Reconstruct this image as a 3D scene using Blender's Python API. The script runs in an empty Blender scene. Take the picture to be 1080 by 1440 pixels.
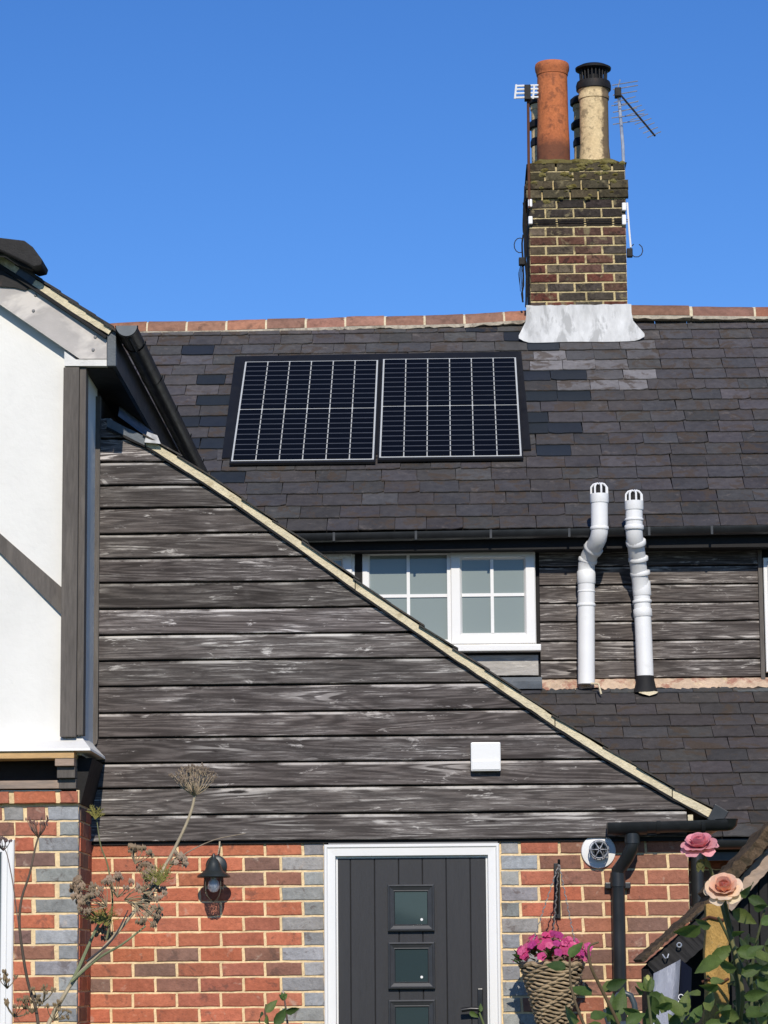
import bpy, bmesh, math, random
from mathutils import Vector, Matrix
R = random.Random(7)
rad = math.radians
sc = bpy.context.scene
COL = sc.collection

# ------------------------------------------------------------------ camera
F = 4100.0                      # focal length in pixels of a 1080 x 1440 frame
EYE = Vector((0.0, 0.0, 1.45))
PITCH, YAW, ROLL = math.atan(650.8 / F), rad(1.38), 0.0075
cam_d = bpy.data.cameras.new('camera')
cam_d.sensor_fit = 'HORIZONTAL'; cam_d.sensor_width = 36.0
cam_d.lens = F / 1080 * 36.0
cam_d.clip_start = 0.1; cam_d.clip_end = 3000
cam = bpy.data.objects.new('camera', cam_d); COL.objects.link(cam)
fw = Vector((-math.sin(YAW) * math.cos(PITCH), math.cos(YAW) * math.cos(PITCH), math.sin(PITCH)))
rt0 = Vector((math.cos(YAW), math.sin(YAW), 0))
up0 = rt0.cross(fw)
rt = rt0 * math.cos(ROLL) - up0 * math.sin(ROLL)
up = rt0 * math.sin(ROLL) + up0 * math.cos(ROLL)
m3 = Matrix((rt, up, -fw)).transposed()
cam.matrix_world = Matrix.Translation(EYE) @ m3.to_4x4()
sc.camera = cam

# ------------------------------------------------------------------ sky, sun, exposure
SUN_EL, SUN_AZ = rad(33.0), rad(3.0)        # behind the camera, a touch to the right
to_sun = Vector((math.sin(SUN_AZ) * math.cos(SUN_EL), -math.cos(SUN_AZ) * math.cos(SUN_EL), math.sin(SUN_EL)))
world = bpy.data.worlds.new('World'); sc.world = world; world.use_nodes = True
wn = world.node_tree; wn.nodes.clear()
sky = wn.nodes.new('ShaderNodeTexSky'); sky.sky_type = 'NISHITA'; sky.sun_disc = False
sky.sun_elevation = SUN_EL; sky.sun_rotation = math.pi - SUN_AZ
sky.altitude = 1500; sky.air_density = 1.0; sky.dust_density = 0.0; sky.ozone_density = 5.0
bg = wn.nodes.new('ShaderNodeBackground'); bg.inputs['Strength'].default_value = 0.12
wo = wn.nodes.new('ShaderNodeOutputWorld')
hs = wn.nodes.new('ShaderNodeHueSaturation'); hs.inputs['Hue'].default_value = .51; hs.inputs['Saturation'].default_value = 1.2; hs.inputs['Value'].default_value = 1.12
wn.links.new(sky.outputs[0], hs.inputs['Color']); wn.links.new(hs.outputs[0], bg.inputs[0]); wn.links.new(bg.outputs[0], wo.inputs[0])
sl = bpy.data.lights.new('sun', 'SUN'); sl.energy = 4.0; sl.angle = rad(0.5); sl.color = (1.0, 0.93, 0.82)
so = bpy.data.objects.new('sun', sl); COL.objects.link(so)
so.rotation_euler = to_sun.to_track_quat('Z', 'Y').to_euler(); so.location = to_sun * 40
vs = sc.view_settings
vs.view_transform = 'Standard'; vs.look = 'None'; vs.exposure = 0.0; vs.gamma = 1.0; vs.use_curve_mapping = False
sc.render.engine = 'CYCLES'

# ------------------------------------------------------------------ measuring helpers (surveying from the photograph)
def ray(px, py):
    return (rt * ((px - 540) / F) + up * ((720 - py) / F) + fw).normalized()
def at(px, py, Y):
    d = ray(px, py); return EYE + d * ((Y - EYE.y) / d.y)
def on_plane(px, py, p0, n):
    d = ray(px, py); return EYE + d * ((p0 - EYE).dot(n) / d.dot(n))
def to_px(v):
    w = v - EYE; z = w.dot(fw)
    return 540 + F * w.dot(rt) / z, 720 - F * w.dot(up) / z
def X(px, py, Y): return at(px, py, Y).x
def Z(px, py, Y): return at(px, py, Y).z
def lin(r, g, b):
    f = lambda c: (c / 255 / 12.92) if c <= 10 else ((c / 255 + 0.055) / 1.055) ** 2.4
    return (f(r), f(g), f(b), 1.0)

# ------------------------------------------------------------------ mesh helpers
def add(name, me, mat, parent=None, color=None):
    o = bpy.data.objects.new(name, me); COL.objects.link(o)
    if mat is not None and not me.materials: me.materials.append(mat)
    if parent is not None: o.parent = parent
    if color is not None: o.color = color
    return o
def tag(o, label=None, cat=None, group=None, kind=None):
    if label: o['label'] = label
    if cat: o['category'] = cat
    if group: o['group'] = group
    if kind: o['kind'] = kind
    return o
def empty(name, loc, label, cat, group=None):
    o = bpy.data.objects.new(name, None); COL.objects.link(o); o.location = loc
    o.empty_display_size = 0.1
    return tag(o, label, cat, group)
def keep(parent):           # parents sit unrotated; children hold world coordinates
    return parent
class MB:
    def __init__(s): s.v = []; s.f = []
    def verts(s, vs_): n = len(s.v); s.v += [tuple(v) for v in vs_]; return n
    def face(s, *i): s.f.append(tuple(i))
    def box(s, x0, x1, y0, y1, z0, z1):
        n = s.verts([(x0,y0,z0),(x1,y0,z0),(x1,y1,z0),(x0,y1,z0),(x0,y0,z1),(x1,y0,z1),(x1,y1,z1),(x0,y1,z1)])
        for q in ((0,3,2,1),(4,5,6,7),(0,1,5,4),(1,2,6,5),(2,3,7,6),(3,0,4,7)): s.f.append(tuple(n+i for i in q))
        return s
    def prism(s, poly, y0, y1):              # poly: (x, z) list, counter-clockwise seen from the front (-Y)
        k = len(poly); n = s.verts([(x, y0, z) for x, z in poly] + [(x, y1, z) for x, z in poly])
        s.f.append(tuple(range(n, n+k))); s.f.append(tuple(range(n+2*k-1, n+k-1, -1)))
        for i in range(k):
            j = (i+1) % k; s.f.append((n+j, n+i, n+k+i, n+k+j))
        return s
    def tube(s, pts, r, n=8, cap=True):
        pts = [Vector(p) for p in pts]; rs = r if isinstance(r, (list, tuple)) else [r]*len(pts)
        u = None; base = len(s.v)
        for i, p in enumerate(pts):
            t = (pts[min(i+1, len(pts)-1)] - pts[max(i-1, 0)]).normalized()
            if u is None:
                u = t.cross(Vector((0,0,1)) if abs(t.z) < .9 else Vector((1,0,0))).normalized()
            else: u = (u - t*u.dot(t)).normalized()
            w = t.cross(u)
            s.verts([p + (u*math.cos(2*math.pi*k/n) + w*math.sin(2*math.pi*k/n))*rs[i] for k in range(n)])
        for i in range(len(pts)-1):
            for k in range(n):
                a = base+i*n+k; b = base+i*n+(k+1) % n
                s.f.append((a, b, b+n, a+n))
        if cap:
            s.f.append(tuple(base+k for k in reversed(range(n))))
            e = base+(len(pts)-1)*n; s.f.append(tuple(e+k for k in range(n)))
        return s
    def lathe(s, prof, c, n=24, axis='Z'):   # prof: (radius, height) list
        base = len(s.v)
        for r_, h in prof:
            for k in range(n):
                a = 2*math.pi*k/n; p = (r_*math.cos(a), r_*math.sin(a), h)
                if axis == 'Y': p = (p[0], -p[2], p[1])
                s.v.append((c[0]+p[0], c[1]+p[1], c[2]+p[2]))
        for i in range(len(prof)-1):
            for k in range(n):
                a = base+i*n+k; b = base+i*n+(k+1) % n
                s.f.append((a, b, b+n, a+n))
        s.f.append(tuple(base+k for k in reversed(range(n))))
        e = base+(len(prof)-1)*n; s.f.append(tuple(e+k for k in range(n)))
        return s
    def ring(s, x0, x1, z0, z1, prof, yb):   # rectangular frame lofted from (inset, standing height) pairs, facing -Y
        base = len(s.v); k = len(prof)
        for ins, h in prof:
            s.verts([(x0+ins, yb-h, z0+ins), (x1-ins, yb-h, z0+ins), (x1-ins, yb-h, z1-ins), (x0+ins, yb-h, z1-ins)])
        for i in range(k-1):
            for j in range(4):
                a = base+i*4+j; b = base+i*4+(j+1) % 4
                s.f.append((a, b, b+4, a+4))
        return s
    def half_pipe(s, p0, p1, r, n=14, thick=0.004, caps=(False, False)):
        p0, p1 = Vector(p0), Vector(p1); t = (p1-p0).normalized(); sd = t.cross(Vector((0,0,1))).normalized(); uz = Vector((0,0,1))
        base = len(s.v); m = n+1
        for p in (p0, p1):
            for rr in (r, r-thick):
                for k in range(m):
                    a = math.pi + math.pi*k/n
                    s.v.append(tuple(p + sd*math.cos(a)*rr + uz*math.sin(a)*rr))
        A, B, C, D = base, base+m, base+2*m, base+3*m
        for k in range(n):
            s.f.append((A+k, A+k+1, C+k+1, C+k)); s.f.append((B+k+1, B+k, D+k, D+k+1))
            s.f.append((A+k+1, A+k, B+k, B+k+1)); s.f.append((C+k, C+k+1, D+k+1, D+k))
        s.f.append((A, C, D, B)); s.f.append((A+n, B+n, D+n, C+n))
        for q, cp in ((A, caps[0]), (C, caps[1])):
            if cp: s.f.append(tuple(q+k for k in range(m)))
        return s
    def mesh(s, name, smooth=False, fix=False):
        me = bpy.data.meshes.new(name); me.from_pydata(s.v, [], s.f)
        if fix:
            b = bmesh.new(); b.from_mesh(me); bmesh.ops.recalc_face_normals(b, faces=b.faces); b.to_mesh(me); b.free()
        if smooth:
            for p in me.polygons: p.use_smooth = True
            try: me.set_sharp_from_angle(angle=rad(38))
            except Exception: pass
        me.update(); return me
    def build(s, name, mat, parent=None, smooth=False, color=None, bevel=0.0, fix=True):
        me = s.mesh(name, False, fix)
        if bevel:
            b = bmesh.new(); b.from_mesh(me)
            bmesh.ops.bevel(b, geom=[e for e in b.edges if e.calc_face_angle(0) > 0.5], offset=bevel, segments=2, affect='EDGES', profile=0.6)
            b.to_mesh(me); b.free()
        if smooth:
            for p in me.polygons: p.use_smooth = True
            try: me.set_sharp_from_angle(angle=rad(38))
            except Exception: pass
        o = add(name, me, mat, parent, color)
        if parent is not None: o.matrix_parent_inverse = Matrix.Translation(parent_loc(parent)).inverted()
        return o
def parent_loc(p):
    l = Vector(p.location)
    return l if p.parent is None else world_loc(p)
def world_loc(p):
    m = p.matrix_parent_inverse @ Matrix.Translation(p.location) if p.parent else Matrix.Translation(p.location)
    return (Matrix.Translation(world_loc(p.parent)) @ m).translation if p.parent else m.translation
def box(name, mat, parent, x0, x1, y0, y1, z0, z1, bevel=0.0, color=None):
    return MB().box(min(x0,x1), max(x0,x1), min(y0,y1), max(y0,y1), min(z0,z1), max(z0,z1)).build(name, mat, parent, bevel=bevel, color=color)
def inst(name, me, parent, loc, rot=None, scale=None, color=None):
    o = bpy.data.objects.new(name, me); COL.objects.link(o); o.parent = parent
    o.matrix_parent_inverse = Matrix.Translation(parent_loc(parent)).inverted()
    o.location = loc
    if rot is not None: o.rotation_euler = rot
    if scale is not None: o.scale = scale
    if color is not None: o.color = color
    return o

# ------------------------------------------------------------------ material helpers
class MT:
    def __init__(s, name):
        s.m = bpy.data.materials.new(name); s.m.use_nodes = True; s.t = s.m.node_tree
        s.b = s.t.nodes['Principled BSDF']
    def n(s, typ, **kw):
        nd = s.t.nodes.new(typ)
        for k, v in kw.items():
            if k.startswith('i_'):
                key = k[2:].replace('_', ' '); key = int(key) if key.isdigit() else key
                s.set(nd.inputs[key], v)
            else: setattr(nd, k, v)
        return nd
    def set(s, sock, v):
        if hasattr(v, 'is_linked') or isinstance(v, bpy.types.NodeSocket): s.t.links.new(v, sock)
        else: sock.default_value = v
    def coords(s, scale=(1,1,1), rnd=True):
        tc = s.n('ShaderNodeTexCoord'); v = tc.outputs['Object']
        if rnd:
            oi = s.n('ShaderNodeObjectInfo')
            mu = s.n('ShaderNodeVectorMath', operation='SCALE'); mu.inputs[0].default_value = (37.0, 53.0, 71.0); s.set(mu.inputs['Scale'], oi.outputs['Random'])
            ad = s.n('ShaderNodeVectorMath', operation='ADD'); s.set(ad.inputs[0], v); s.set(ad.inputs[1], mu.outputs[0]); v = ad.outputs[0]
        if tuple(scale) != (1,1,1):
            sv = s.n('ShaderNodeVectorMath', operation='MULTIPLY'); s.set(sv.inputs[0], v); sv.inputs[1].default_value = scale; v = sv.outputs[0]
        return v
    def noise(s, vec, scale, detail=4, rough=.55, dist=0):
        nd = s.n('ShaderNodeTexNoise', i_Scale=scale, i_Detail=detail, i_Roughness=rough, i_Distortion=dist); s.set(nd.inputs['Vector'], vec); return nd.outputs['Fac']
    def ramp(s, v, a, b, lo=0.0, hi=1.0):
        nd = s.n('ShaderNodeMapRange'); s.set(nd.inputs[0], v)
        for i, q in zip((1,2,3,4), (a,b,lo,hi)): nd.inputs[i].default_value = q
        return nd.outputs[0]
    def math(s, op, a, b=0.0, clamp=False):
        nd = s.n('ShaderNodeMath', operation=op, use_clamp=clamp); s.set(nd.inputs[0], a); s.set(nd.inputs[1], b); return nd.outputs[0]
    def mix(s, f, a, b, blend='MIX'):
        nd = s.n('ShaderNodeMix', data_type='RGBA', blend_type=blend); s.set(nd.inputs[0], f); s.set(nd.inputs[6], a); s.set(nd.inputs[7], b); return nd.outputs[2]
    def gray(s, v):
        nd = s.n('ShaderNodeCombineColor'); [s.set(nd.inputs[i], v) for i in range(3)]; return nd.outputs[0]
    def objcol(s): return s.n('ShaderNodeObjectInfo').outputs['Color']
    def bump(s, h, strength=.4, dist=.01):
        nd = s.n('ShaderNodeBump', i_Strength=strength, i_Distance=dist); s.set(nd.inputs['Height'], h); s.t.links.new(nd.outputs[0], s.b.inputs['Normal'])
    def done(s, col, rough=.8, spec=.3, metal=0.0):
        s.set(s.b.inputs['Base Color'], col); s.set(s.b.inputs['Roughness'], rough)
        s.b.inputs['Specular IOR Level'].default_value = spec; s.b.inputs['Metallic'].default_value = metal
        return s.m

def rough_mat(name, base=None, var=.25, scale=30, patch=None, patch_at=.62, patch_scale=6, patch_amt=.6, bump=.35, bdist=.004, rough=.85, spec=.25,
              patch2=None, patch2_at=.66, patch2_scale=14, patch2_amt=.7, stretch=(1,1,1), metal=0.0, fine=120):
    t = MT(name); v = t.coords(stretch)
    col = t.objcol() if base is None else base
    n1 = t.noise(v, scale, 5, .6); n2 = t.noise(v, scale*.17, 3)
    k = t.math('ADD', t.ramp(n1, .25, .75, 1-var, 1+var), t.ramp(n2, .3, .7, -var*.6, var*.6))
    col = t.mix(1.0, col, t.gray(k), 'MULTIPLY')
    if patch is not None:
        col = t.mix(t.math('MULTIPLY', t.ramp(t.noise(v, patch_scale, 5, .65, .4), patch_at, patch_at+.1), patch_amt), col, patch)
    if patch2 is not None:
        col = t.mix(t.math('MULTIPLY', t.ramp(t.noise(v, patch2_scale, 6, .7, .6), patch2_at, patch2_at+.06), patch2_amt), col, patch2)
    if bump: t.bump(t.math('ADD', t.noise(v, fine, 4, .6), t.math('MULTIPLY', n1, 1.5)), bump, bdist)
    return t.done(col, t.ramp(n1, .3, .7, rough-.06, min(1, rough+.08)), spec, metal)

def board_mat():
    t = MT('stained_weatherboard'); oc = t.objcol()
    tc = t.n('ShaderNodeTexCoord'); sx = t.n('ShaderNodeSeparateXYZ'); t.set(sx.inputs[0], tc.outputs['Generated'])
    nf = t.noise(t.coords((.55, 1, 8.0)), 1.0, 3, .42, .30)
    fs = t.math('SINE', t.math('MULTIPLY', nf, 105.0))
    f = t.ramp(fs, -.75, .75)
    big = t.noise(t.coords((1.3, 1, 6)), 1.0, 5, .62, .7)
    fine = t.noise(t.coords((9, 1, 260)), 1.0, 5, .75)
    strk = t.noise(t.coords((2.1, 1, 42)), 1.0, 7, .72, .5)
    strk2 = t.noise(t.coords((4.5, 1, 110)), 1.0, 5, .75, .3)
    blot = t.noise(t.coords((5.0, 1, 17)), 1.0, 6, .7, .6)
    vo = t.n('ShaderNodeTexVoronoi', feature='F1', i_Scale=1.0); t.set(vo.inputs['Vector'], t.coords((1.25, 1, 6.0))); vo.inputs['Randomness'].default_value = 1.0
    kd = t.math('ADD', vo.outputs['Distance'], t.math('MULTIPLY', t.math('SUBTRACT', blot, .5), .22))
    knot = t.ramp(kd, .065, .035); halo = t.math('MULTIPLY', t.ramp(kd, .24, .13), t.ramp(f, .3, .7))
    dark, mid, lite = (.026,.0215,.020,1), (.118,.103,.096,1), (.58,.555,.525,1)
    c = t.mix(t.math('MULTIPLY', t.ramp(f, 0, 1, .22, 1.0), t.ramp(fine, .32, .68, .45, 1.0)), dark, mid)
    c = t.mix(t.math('MULTIPLY', t.ramp(big, .38, .66), .40), c, (.150,.138,.132,1))
    c = t.mix(t.math('MULTIPLY', t.ramp(strk2, .50, .40), .60), c, dark)
    c = t.mix(t.math('MULTIPLY', t.ramp(blot, .44, .36), .40), c, dark)
    pale = t.math('MULTIPLY', t.ramp(strk, .55, .60), t.math('MULTIPLY', t.ramp(big, .47, .60), t.ramp(f, .25, .6)))
    fleck = t.math('MULTIPLY', t.ramp(blot, .60, .65), t.ramp(strk2, .46, .54))
    c = t.mix(t.math('MULTIPLY', t.ramp(strk2, .54, .62), t.math('MULTIPLY', t.ramp(big, .40, .6), .28)), c, lite)
    c = t.mix(t.math('MULTIPLY', pale, .72), c, lite)
    c = t.mix(t.math('MULTIPLY', fleck, .55), c, lite)
    c = t.mix(t.math('MULTIPLY', halo, .30), c, lite)
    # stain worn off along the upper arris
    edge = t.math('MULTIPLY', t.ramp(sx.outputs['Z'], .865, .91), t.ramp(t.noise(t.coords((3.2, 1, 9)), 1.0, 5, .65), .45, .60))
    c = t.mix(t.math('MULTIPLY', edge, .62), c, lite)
    c = t.mix(knot, c, (.018,.015,.014,1))
    c = t.mix(1.0, c, oc, 'MULTIPLY')
    t.bump(t.math('ADD', t.math('MULTIPLY', fine, .6), t.math('MULTIPLY', f, .35)), .4, .003)
    return t.done(c, t.ramp(fine, .3, .7, .70, .9), .18)

def plain(name, base, rough=.4, spec=.5, metal=0.0, var=.06, scale=18, bump=0.0):
    return rough_mat(name, base, var=var, scale=scale, bump=bump, bdist=.002, rough=rough, spec=spec, metal=metal)

BRICK = rough_mat('brick_clay', None, var=.22, scale=45, patch=(.58,.46,.36,1), patch_at=.62, patch_scale=14, patch_amt=.42, bump=.7, bdist=.004, rough=.9, spec=.15,
                  patch2=(.09,.06,.05,1), patch2_at=.58, patch2_scale=11, patch2_amt=.5)
CHBRICK = rough_mat('sooty_chimney_brick', None, var=.4, scale=40, patch=(.24,.20,.115,1), patch_at=.56, patch_scale=11, patch_amt=.75, bump=.8, bdist=.008, rough=.95, spec=.1,
                    patch2=(.022,.018,.017,1), patch2_at=.55, patch2_scale=14, patch2_amt=.65)
MORTAR = rough_mat('cream_lime_mortar', lin(228,202,158), var=.2, scale=60, patch=lin(190,160,115), patch_at=.6, patch_scale=7, patch_amt=.5, bump=.5, bdist=.004, rough=.95, spec=.1)
VERGEM = rough_mat('verge_mortar', lin(216,203,172), var=.14, scale=40, patch=lin(165,148,112), patch_at=.56, patch_scale=10, patch_amt=.6, bump=.7, bdist=.008, rough=.95, spec=.1,
                   patch2=lin(80,76,66), patch2_at=.66, patch2_scale=18, patch2_amt=.6)
CHMORT = rough_mat('weathered_chimney_mortar', lin(200,182,138), var=.3, scale=30, patch=lin(96,86,66), patch_at=.54, patch_scale=7, patch_amt=.75, bump=.8, bdist=.008, rough=.95, spec=.1)
FILLET = rough_mat('pink_mortar_fillet', lin(205,180,155), var=.2, scale=25, patch=lin(160,105,90), patch_at=.5, patch_scale=8, patch_amt=.75, bump=.8, bdist=.01, rough=.95, spec=.1,
                   patch2=lin(235,215,170), patch2_at=.6, patch2_scale=11, patch2_amt=.7)
SLATE = rough_mat('roof_slate', None, var=.22, scale=22, patch=lin(118,109,102), patch_at=.60, patch_scale=9, patch_amt=.42, bump=.55, bdist=.006, rough=.66, spec=.3,
                  patch2=lin(74,62,50), patch2_at=.53, patch2_scale=6, patch2_amt=.7, fine=70)
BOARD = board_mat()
TIMBER = rough_mat('grey_oak_post', (.118,.104,.092,1), var=.22, scale=14, patch=(.17,.15,.13,1), patch_at=.55, patch_scale=4, patch_amt=.5, stretch=(6,6,.7), bump=.45, bdist=.004, rough=.8)
PALEWOOD = rough_mat('pale_timber_strip', lin(196,160,112), var=.2, scale=20, patch=lin(150,140,130), patch_at=.55, patch_scale=3, patch_amt=.6, stretch=(.7,4,4), bump=.3, rough=.8)
GREYWOOD = rough_mat('weathered_grey_wood', lin(158,138,122), var=.2, scale=20, patch=lin(120,112,106), patch_at=.52, patch_scale=4, patch_amt=.6, stretch=(.8,4,4), bump=.3, rough=.8)
DARKWOOD = rough_mat('black_stained_wood', (.014,.013,.013,1), var=.3, scale=20, stretch=(1,1,1), bump=.3, rough=.7)
PLASTER = rough_mat('white_lime_plaster', (.75,.735,.69,1), var=.06, scale=3, patch=(.62,.61,.58,1), patch_at=.62, patch_scale=2.2, patch_amt=.5, bump=.35, bdist=.006, rough=.9, spec=.2, fine=25,
                    patch2=(.55,.55,.53,1), patch2_at=.68, patch2_scale=5, patch2_amt=.45)
UPVC = plain('white_upvc', (.80,.79,.765,1), .3, .5, var=.015, scale=4)
UPVC2 = rough_mat('weathered_white_pipe', (.80,.80,.79,1), var=.05, scale=6, patch=(.62,.61,.57,1), patch_at=.6, patch_scale=6, patch_amt=.4, bump=0, rough=.42, spec=.45)
BLACKP = rough_mat('black_gutter_plastic', (.016,.018,.020,1), var=.3, scale=8, patch=(.05,.055,.055,1), patch_at=.62, patch_scale=5, patch_amt=.5, bump=.1, bdist=.002, rough=.36, spec=.5)
LEAD = rough_mat('grey_lead', (.10,.115,.13,1), var=.25, scale=8, patch=(.22,.23,.24,1), patch_at=.6, patch_scale=4, patch_amt=.5, bump=.4, bdist=.006, rough=.55, spec=.4)
LEADW = rough_mat('whitened_lead_flashing', (.56,.56,.545,1), var=.2, scale=9, patch=(.33,.33,.32,1), patch_at=.50, patch_scale=5, patch_amt=.75, stretch=(2.2,1,.7), bump=.4, bdist=.006, rough=.7, spec=.3,
                   patch2=(.20,.19,.17,1), patch2_at=.66, patch2_scale=12, patch2_amt=.5)
METALB = rough_mat('soiled_metal_barge', (.40,.37,.345,1), var=.18, scale=5, patch=(.66,.61,.55,1), patch_at=.5, patch_scale=2.2, patch_amt=.8, bump=.1, rough=.5, spec=.4, stretch=(1,1,1.6),
                   patch2=(.10,.09,.08,1), patch2_at=.70, patch2_scale=5, patch2_amt=.5)
TERRA = rough_mat('terracotta_ridge', None, var=.25, scale=25, patch=lin(90,70,60), patch_at=.57, patch_scale=9, patch_amt=.6, bump=.5, bdist=.006, rough=.9, spec=.15)
POTRED = rough_mat('red_clay_pot', (.33,.105,.046,1), var=.22, scale=10, patch=(.11,.045,.028,1), patch_at=.56, patch_scale=7, patch_amt=.6, bump=.4, bdist=.006, rough=.85, spec=.2)
POTBUFF = rough_mat('buff_clay_pot', (.56,.41,.22,1), var=.14, scale=9, patch=(.30,.22,.13,1), patch_at=.60, patch_scale=4, patch_amt=.5, bump=.4, bdist=.006, rough=.85, spec=.2)
def pot_mat(name, base, patch, soot, cx, r0, z0, foot, side):
    t = MT(name); v = t.coords(); tc = t.n('ShaderNodeTexCoord'); sp_ = t.n('ShaderNodeSeparateXYZ'); t.set(sp_.inputs[0], tc.outputs['Object'])
    n1 = t.noise(v, 14, 6, .65, .3); n2 = t.noise(v, 5, 5, .6); n3 = t.noise(v, 55, 4, .6)
    c = t.mix(t.ramp(n2, .38, .66), base, patch); c = t.mix(t.math('MULTIPLY', t.ramp(n1, .52, .62), .55), c, soot)
    c = t.mix(1.0, c, t.gray(t.ramp(n3, .3, .7, .82, 1.15)), 'MULTIPLY')
    if foot: c = t.mix(t.math('MULTIPLY', t.ramp(t.math('ADD', sp_.outputs['Z'], t.math('MULTIPLY', n1, .16)), z0+foot+.1, z0+foot+.02), .8), c, soot)
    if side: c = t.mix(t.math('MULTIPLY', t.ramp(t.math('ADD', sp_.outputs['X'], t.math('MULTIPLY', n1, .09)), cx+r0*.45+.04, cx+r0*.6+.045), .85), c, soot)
    t.bump(t.math('ADD', n3, n1), .5, .005)
    return t.done(c, .88, .15)
SOOT = rough_mat('sooty_black_metal', (.014,.013,.013,1), var=.3, scale=20, patch=(.06,.035,.025,1), patch_at=.62, patch_scale=12, patch_amt=.6, bump=.3, rough=.6)
ALU = plain('dull_aluminium', (.50,.51,.53,1), .4, .5, .6, var=.15)
RUST = rough_mat('rusty_mast', (.11,.045,.025,1), var=.3, scale=25, bump=.3, rough=.8)
DOORM = rough_mat('anthracite_door_skin', (.0245,.0245,.027,1), var=.12, scale=40, stretch=(6,1,.5), bump=.22, bdist=.002, rough=.5, spec=.4)
STEM = rough_mat('fennel_stem', None, var=.3, scale=30, stretch=(1,1,.4), bump=.3, rough=.7)
GREYP = plain('grey_paint', (.2,.2,.2,1), .6)

def glass_mat(name, base, rough=.04):
    t = MT(name); v = t.coords((1,1,1))
    t.bump(t.noise(v, 2.2, 2), .04, .02)
    t.b.inputs['IOR'].default_value = 1.5
    return t.done(base, rough, .5)
PANE = glass_mat('window_pane_over_net', (.23,.265,.245,1), .05)
DPANE = glass_mat('dark_door_pane', (.030,.048,.052,1), .04)
CELL = glass_mat('solar_cell_glass', (.0035,.004,.006,1), .16); CELL.node_tree.nodes['Principled BSDF'].inputs['Specular IOR Level'].default_value = .05

# ------------------------------------------------------------------ ground
g = MB(); g.v = [(-400,-400,0),(400,-400,0),(400,600,0),(-400,600,0)]; g.f = [(0,1,2,3)]
GRASS = rough_mat('garden_grass', (.07,.10,.035,1), var=.4, scale=3, patch=(.16,.14,.08,1), patch_at=.55, patch_scale=.4, bump=.5, bdist=.03, rough=.95)
tag(g.build('ground', GRASS, fix=False), kind='structure')

m = MB(); r = random.Random(21); n = 240
for i in range(n+1):
    x = -300+600*i/n; h0 = 5.6 - .28*(x+3) if abs(x+3) < 8 else 5.6+1.6*math.sin(x*.05)-(2.2 if x > 0 else -2.2)
    h0 += .5*math.sin(x*.7)+r.uniform(-.35,.35)
    m.verts([(x, -140, 0), (x, -146+r.uniform(-1,1), h0*.6), (x, -152+r.uniform(-1,1), h0), (x, -190, h0*.8), (x, -240, 0)])
for i in range(n):
    for k in range(4): a = i*5+k; m.f.append((a, a+1, a+6, a+5))
HILL = rough_mat('wooded_hill', (.045,.065,.03,1), var=.5, scale=.5, patch=(.09,.11,.045,1), patch_at=.5, patch_scale=.12, bump=0, rough=1)
tag(m.build('hill', HILL, smooth=True), kind='structure')

# ================================================================== the cottage
YW = 15.0       # front wall of the wing
YM = 20.0       # upper wall of the main range
COT = empty('weatherboarded_cottage', (0, 15, 0), 'dark weatherboarded cottage with slate roof, brick base and grey front door', 'house')

# ---------------------------------------------------------------- bricks
def brick_mesh(name, L, H, D, seed, j=.0022):
    r = random.Random(seed); b = .004
    nx = 4; vs_, fs = [], []
    # front face grid with rounded, uneven arrises
    def row(z, y, ins):
        return [(-L/2+ins+(L-2*ins)*i/nx + (r.uniform(-j, j) if 0 < i < nx else r.uniform(-j, j)*.6), y, z + r.uniform(-j, j)*.8) for i in range(nx+1)]
    rows = [row(-H/2, D, 0), row(-H/2, b, 0), row(-H/2+b, 0, b), row(H/2-b, 0, b), row(H/2, b, 0), row(H/2, D, 0)]
    for rr in rows: vs_ += rr
    w = nx+1
    for i in range(len(rows)-1):
        for k in range(nx): fs.append((i*w+k, i*w+k+1, (i+1)*w+k+1, (i+1)*w+k))
    for k in (0, nx):
        loop = [i*w+k for i in range(len(rows))]
        fs.append(tuple(loop if k else loop[::-1]))
    me = bpy.data.meshes.new(name); me.from_pydata(vs_, [], fs)
    bm = bmesh.new(); bm.from_mesh(me); bmesh.ops.recalc_face_normals(bm, faces=bm.faces); bm.to_mesh(me); bm.free()
    return me
_bc = {}
def brick_at(parent, x0, x1, z0, z1, yf, color, mat=BRICK, depth=.04, joint=.0102):
    L = (x1-x0)-joint; H = (z1-z0)-joint
    if L < .02 or H < .012: return None
    key = (round(L/.012), round(H/.006), R.randrange(4), mat.name, round(depth, 3))
    if key not in _bc:
        me = brick_mesh('brick', key[0]*.012, key[1]*.006, depth, hash(key) & 0xffff); me.materials.append(mat); _bc[key] = me
    o = inst('brick', _bc[key], parent, ((x0+x1)/2, yf + R.uniform(-.0015, .0015), (z0+z1)/2), (0, R.uniform(-.006, .006), 0), (L/(key[0]*.012), 1, H/(key[1]*.006)), color)
    return o
def vary(c, a=.12):
    k = 1+R.uniform(-a, a); return (c[0]*k*(1+R.uniform(-.05,.05)), c[1]*k, c[2]*k*(1+R.uniform(-.06,.06)), 1)
REDS = [(.47,.150,.083), (.44,.140,.080), (.41,.142,.086), (.49,.168,.095), (.39,.135,.085)]
BROWN = [(.25,.125,.09), (.22,.13,.10), (.27,.125,.085), (.20,.125,.10)]
GREY = [(.275,.27,.265), (.30,.297,.29), (.25,.247,.243), (.34,.338,.335)]
def red(p=.28): return vary(R.choice(BROWN if R.random() < p else REDS))
def grey(): return vary(R.choice(GREY), .08)

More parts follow.
